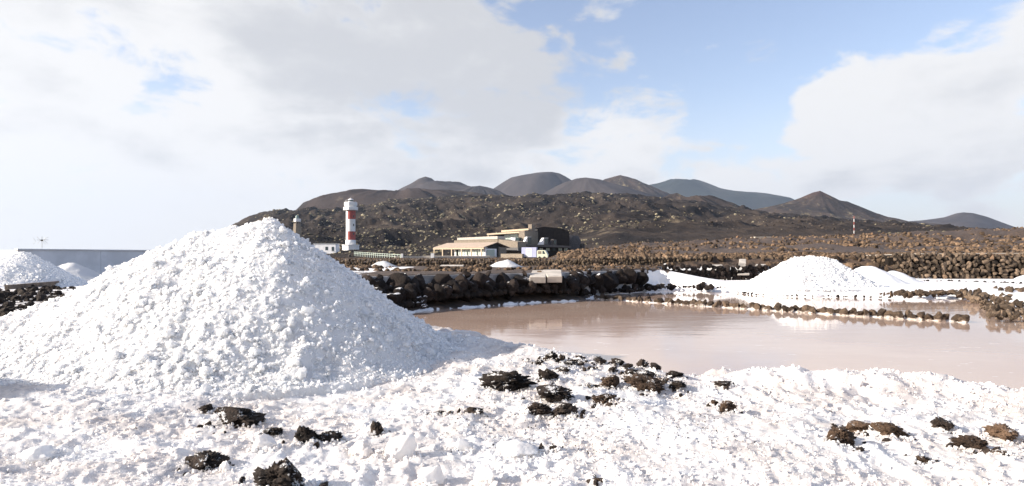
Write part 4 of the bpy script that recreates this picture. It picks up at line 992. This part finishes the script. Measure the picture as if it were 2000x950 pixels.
root = empty('upper_block', RP(930, 490, 16)); tag(root, 'stone walled block with pale parapet above the tan roof', 'building')
SKEW = [.75, 965]
def fr(name, pts, dep, thick, mat, par=None):
    """front face outlined in the photograph at depth DR+dep, built back by thick metres"""
    P = [RP(x, y, dep + SKEW[0] * (SKEW[1] - x) * K) for x, y in pts]; rl = (par or root)
    while rl.parent: rl = rl.parent
    ob = MB().prism([p - rl.location for p in P], Vector((SKEW[0], 1, 0)).normalized() * thick).build(name, mat, par or root); return ob
fr('wall', [(887, 495), (972, 495), (972, 467.5), (887, 470)], 16, 5, M['stone_light'])
fr('wall', [(972.2, 495), (1011, 495), (1011, 472.5), (972.2, 467.5)], 16.2, 6, M['stone_light'])
fr('parapet', [(893, 469.4), (971.5, 467.2), (971.5, 461.5), (893, 465)], 15.8, 4, M['concrete'])
fr('sloping_eave', [(972, 489), (1012, 491), (1012, 484), (990, 483.5)], 13.5, 5, M['dark_roof'])
fr('low_wall', [(978, 505), (1020, 505), (1020, 496), (978, 496)], -2, 2, M['stone_light'])
SKEW[:] = [.6, 990]
root = empty('terrace_pavilion', RP(990, 480, 26)); tag(root, 'flat roofed timber terrace with glass wall above the stone block', 'building')
fr('roof', [(951, 459.5), (1014, 455.2), (1014, 452.5), (951, 456.5)], 22, 8, M['timber'])
fr('upper_roof', [(979, 454), (1032, 449.8), (1032, 446.5), (979, 450.4)], 24, 8, M['timber'])
fr('post', [(952.5, 468), (954, 468), (954, 458), (952.5, 458)], 22.2, .4, M['timber'])
fr('back_wall', [(955, 470), (984, 470), (984, 456), (955, 457)], 27, 1, M['near_black'])
for x in (984.5, 991.5, 998.5, 1005.5): 
    f_ = fr('pane', [(x, 472), (x + 5.8, 472), (x + 5.8, 456.4), (x, 456.8)], 24, .3, M['pale_glass'])
    fr('mullion', [(x + 6, 472), (x + 6.6, 472), (x + 6.6, 456), (x + 6, 456)], 23.9, .4, M['white_paint'], f_)
fr('stone_wall', [(1013.5, 478), (1024.5, 478), (1024.5, 450.5), (1013.5, 451.5)], 21, 9, M['stone_light'])
fr('chimney', [(1031.5, 452), (1038.5, 452), (1038.5, 438.5), (1031.5, 438.5)], 26, 2, M['stone_light'])
fr('balustrade', [(972, 471), (1000, 474), (1000, 472), (972, 468.6)], 20, .2, M['near_black'])
fr('annex', [(998, 484), (1006, 484), (1006, 466), (998, 464)], 19, 3, M['white_wall']); fr('annex_window', [(1007, 482), (1013, 482), (1013, 464), (1007, 464)], 19.2, 2, M['glass'])

SKEW[:] = [-.25, 1065]
root = empty('dark_stone_building', RP(1080, 500, 14)); tag(root, 'large dark stone building in shade with three dormers', 'building')
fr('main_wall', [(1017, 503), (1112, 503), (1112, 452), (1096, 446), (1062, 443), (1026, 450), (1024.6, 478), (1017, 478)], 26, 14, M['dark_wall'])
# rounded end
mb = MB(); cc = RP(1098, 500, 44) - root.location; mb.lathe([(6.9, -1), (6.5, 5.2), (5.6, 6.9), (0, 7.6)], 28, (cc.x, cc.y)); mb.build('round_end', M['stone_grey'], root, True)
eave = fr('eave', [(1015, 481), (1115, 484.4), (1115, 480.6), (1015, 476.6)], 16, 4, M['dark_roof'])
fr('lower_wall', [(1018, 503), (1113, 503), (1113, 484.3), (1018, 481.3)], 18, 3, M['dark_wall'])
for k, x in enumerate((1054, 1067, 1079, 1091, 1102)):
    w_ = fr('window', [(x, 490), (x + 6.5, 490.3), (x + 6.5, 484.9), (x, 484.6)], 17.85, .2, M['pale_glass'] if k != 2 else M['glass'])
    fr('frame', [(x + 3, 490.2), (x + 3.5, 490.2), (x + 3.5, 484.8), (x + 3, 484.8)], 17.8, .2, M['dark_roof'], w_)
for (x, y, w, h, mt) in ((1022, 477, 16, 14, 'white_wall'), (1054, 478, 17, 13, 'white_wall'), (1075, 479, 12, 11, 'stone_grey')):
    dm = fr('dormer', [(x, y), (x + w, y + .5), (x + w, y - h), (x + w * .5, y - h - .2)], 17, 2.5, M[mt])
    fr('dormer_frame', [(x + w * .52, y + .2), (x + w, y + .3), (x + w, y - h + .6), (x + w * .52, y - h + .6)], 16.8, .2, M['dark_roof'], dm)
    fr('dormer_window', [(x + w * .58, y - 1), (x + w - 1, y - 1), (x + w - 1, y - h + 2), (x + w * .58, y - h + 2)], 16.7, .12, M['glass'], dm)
fr('side_kiosk', [(1136, 486), (1142, 486), (1142, 476), (1136, 476)], 30, 2, M['stone_grey'])

# ---- delivery truck
root = empty('delivery_truck', RP(1045, 506, -8)); tag(root, 'small delivery truck with lilac box body and cream cab', 'truck')
root.rotation_euler = (0, 0, math.radians(-14)); e = 162 / F
def tb(name, x0, x1, y0, y1, z0, z1, mat, par=None): return MB().box(x0, x1, y0, y1, z0, z1).build(name, mat, par or root)
cb = tb('cargo_box', -3.65, .35, 0, 1.9, .45, 3.05, M['lilac'])
tb('front_shade', .352, .40, .02, 1.88, .5, 3.0, M['shade_blue'], cb); pn = tb('white_panel', -2.55, -.85, -.02, -.002, .6, 2.75, M['white_paint'], cb)  # thin dark sheet paints the shaded face above the cab
for xx in (-2.62, -.83): tb('seam', xx, xx + .05, -.015, -.003, .5, 3.0, M['panel_ink'], cb)
for zz, x0, x1 in ((2.45, -2.3, -1.1), (1.85, -2.1, -1.3), (1.70, -2.0, -1.4), (.9, -1.8, -1.6)): tb('lettering', x0, x1, -.03, -.021, zz, zz + .09, M['panel_ink'], cb)
cabp = [(.5, 0, .35), (3.35, 0, .35), (3.35, 0, 1.05), (2.75, 0, 2.1), (2.5, 0, 2.3), (.75, 0, 2.3), (.5, 0, 2.1)]
cab_ = MB().prism(cabp, (0, 1.75, 0)).build('cab', M['cream'], root)
MB().prism([(2.0, -.02, 1.3), (2.75, -.02, 1.3), (2.35, -.02, 2.1), (2.0, -.02, 2.1)], (0, .018, 0)).build('side_window', M['glass'], cab_)
MB().prism([(.8, -.02, 1.3), (1.7, -.02, 1.3), (1.7, -.02, 2.05), (.8, -.02, 2.05)], (0, .018, 0)).build('rear_window', M['stone_light'], cab_)
MB().poly([(3.31, .12, 1.16), (3.31, 1.63, 1.16), (2.80, 1.6, 2.05), (2.80, .15, 2.05)], [(0, 1, 2, 3)]).build('windshield', M['glass'], cab_)
cab_.children[-1].location = (.03, 0, .02)
tb('bumper', 3.3, 3.45, -.02, 1.77, .3, .55, M['grey_metal'], cab_); tb('headlight', 3.345, 3.38, .1, .4, .7, .9, M['white_paint'], cab_)
for x in (-2.6, 1.0 + .2, 2.5):
    w_ = MB(); w_.tube((x, -.03, .3), (x, .22, .3), .36, 16); w_.build('wheel', M['rubber'], root)

# ---- railing, low walls, mast, hut
root = empty('railing', W(690, 498, 190)); tag(root, 'pale green post railing running right from the lighthouse', 'railing')
A, B = W(692, 498.5, 195), W(782, 506.5, 140)
for k in range(23):
    p = A + (B - A) * k / 22 - root.location; MB().box(p.x - .07, p.x + .07, p.y - .07, p.y + .07, p.z - .3, p.z + 1.10).build('post', M['green_rail'], root)
for h_ in (.5, .98): MB().tube(A - root.location + Vector((0, 0, h_)), B - root.location + Vector((0, 0, h_)), .045, 6).build('rail', M['green_rail'], root)
root = empty('low_white_wall', W(815, 505, 142)); tag(root, 'low pale parapet wall along the road left of the restaurant', 'wall')
A, B = W(772, 507, 140), W(968, 506.5, 150); dv = (B - A).normalized(); nv = Vector((-dv.y, dv.x, 0))
ob = MB().prism([A - root.location, B - root.location, B + nv * .4 - root.location, A + nv * .4 - root.location], (0, 0, .75)).build('parapet', M['concrete'], root)
p = W(845, 506, 143) - root.location; MB().box(p.x - .35, p.x + .4, p.y - .8, p.y - .05, p.z - .1, p.z + 1.3).build('pillar', M['white_paint'], root)
p = W(786, 506, 140) - root.location; MB().box(p.x - .2, p.x + .2, p.y - .7, p.y - .05, p.z - .1, p.z + 1.2).build('pillar', M['white_paint'], root)
root = empty('mast', W(1668, 474, 180)); tag(root, 'slim red and white lattice mast rising from the lava field', 'mast')
sm = 180 / F; hgt = (474 - 422) * sm
for k in range(9):
    z0, z1 = hgt * k / 9, hgt * (k + 1) / 9; mb = MB(); r_ = .07
    for q in range(3):
        a_ = q * 2.094 + .3; b2 = (q + 1) * 2.094 + .3
        mb.tube((r_ * math.cos(a_), r_ * math.sin(a_), z0), (r_ * math.cos(a_), r_ * math.sin(a_), z1), .035, 5); mb.tube((r_ * math.cos(a_), r_ * math.sin(a_), z0), (r_ * math.cos(b2), r_ * math.sin(b2), z1), .022, 5)
    mb.build('mast_section', M['red_paint'] if k % 2 == 0 else M['white_paint'], root)
MB().box(-.45, .45, -.45, .45, -1.0, .9).build('base_block', M['white_paint'], root)
MB().box(-.5, -.1, -.1, .1, hgt, hgt + .12).build('top_arm', M['grey_metal'], root)
root = empty('concrete_hut', W(1495, 475.5, 170)); tag(root, 'squat plain concrete hut on the lava field', 'hut')
MB().box(-2.8, 2.6, 0, 3.2, -1.5, 1.65).build('wall', M['concrete'], root); MB().box(-2.9, 2.7, -.1, 3.3, 1.652, 1.8).build('roof', M['concrete'], root)
MB().box(2.61, 2.64, .6, 1.6, 0, 1.4).build('door', M['near_black'], root)

# ================================================================== air
mb = MB(); mb.box(-6500, 6500, -400, 9000, -5.2, 900)
hm_ = bpy.data.materials.new('pale_haze'); hm_.use_nodes = True; t = hm_.node_tree; t.nodes.clear()
vo = N(t, 'ShaderNodeVolumePrincipled'); vo.inputs['Color'].default_value = (.62, .76, 1.0, 1); vo.inputs['Density'].default_value = .000055; vo.inputs['Anisotropy'].default_value = .2
oo = N(t, 'ShaderNodeOutputMaterial'); t.links.new(vo.outputs[0], oo.inputs['Volume'])
o = mb.build('haze', hm_); tag(o, 'thin sea haze in the air', None, kind='stuff')
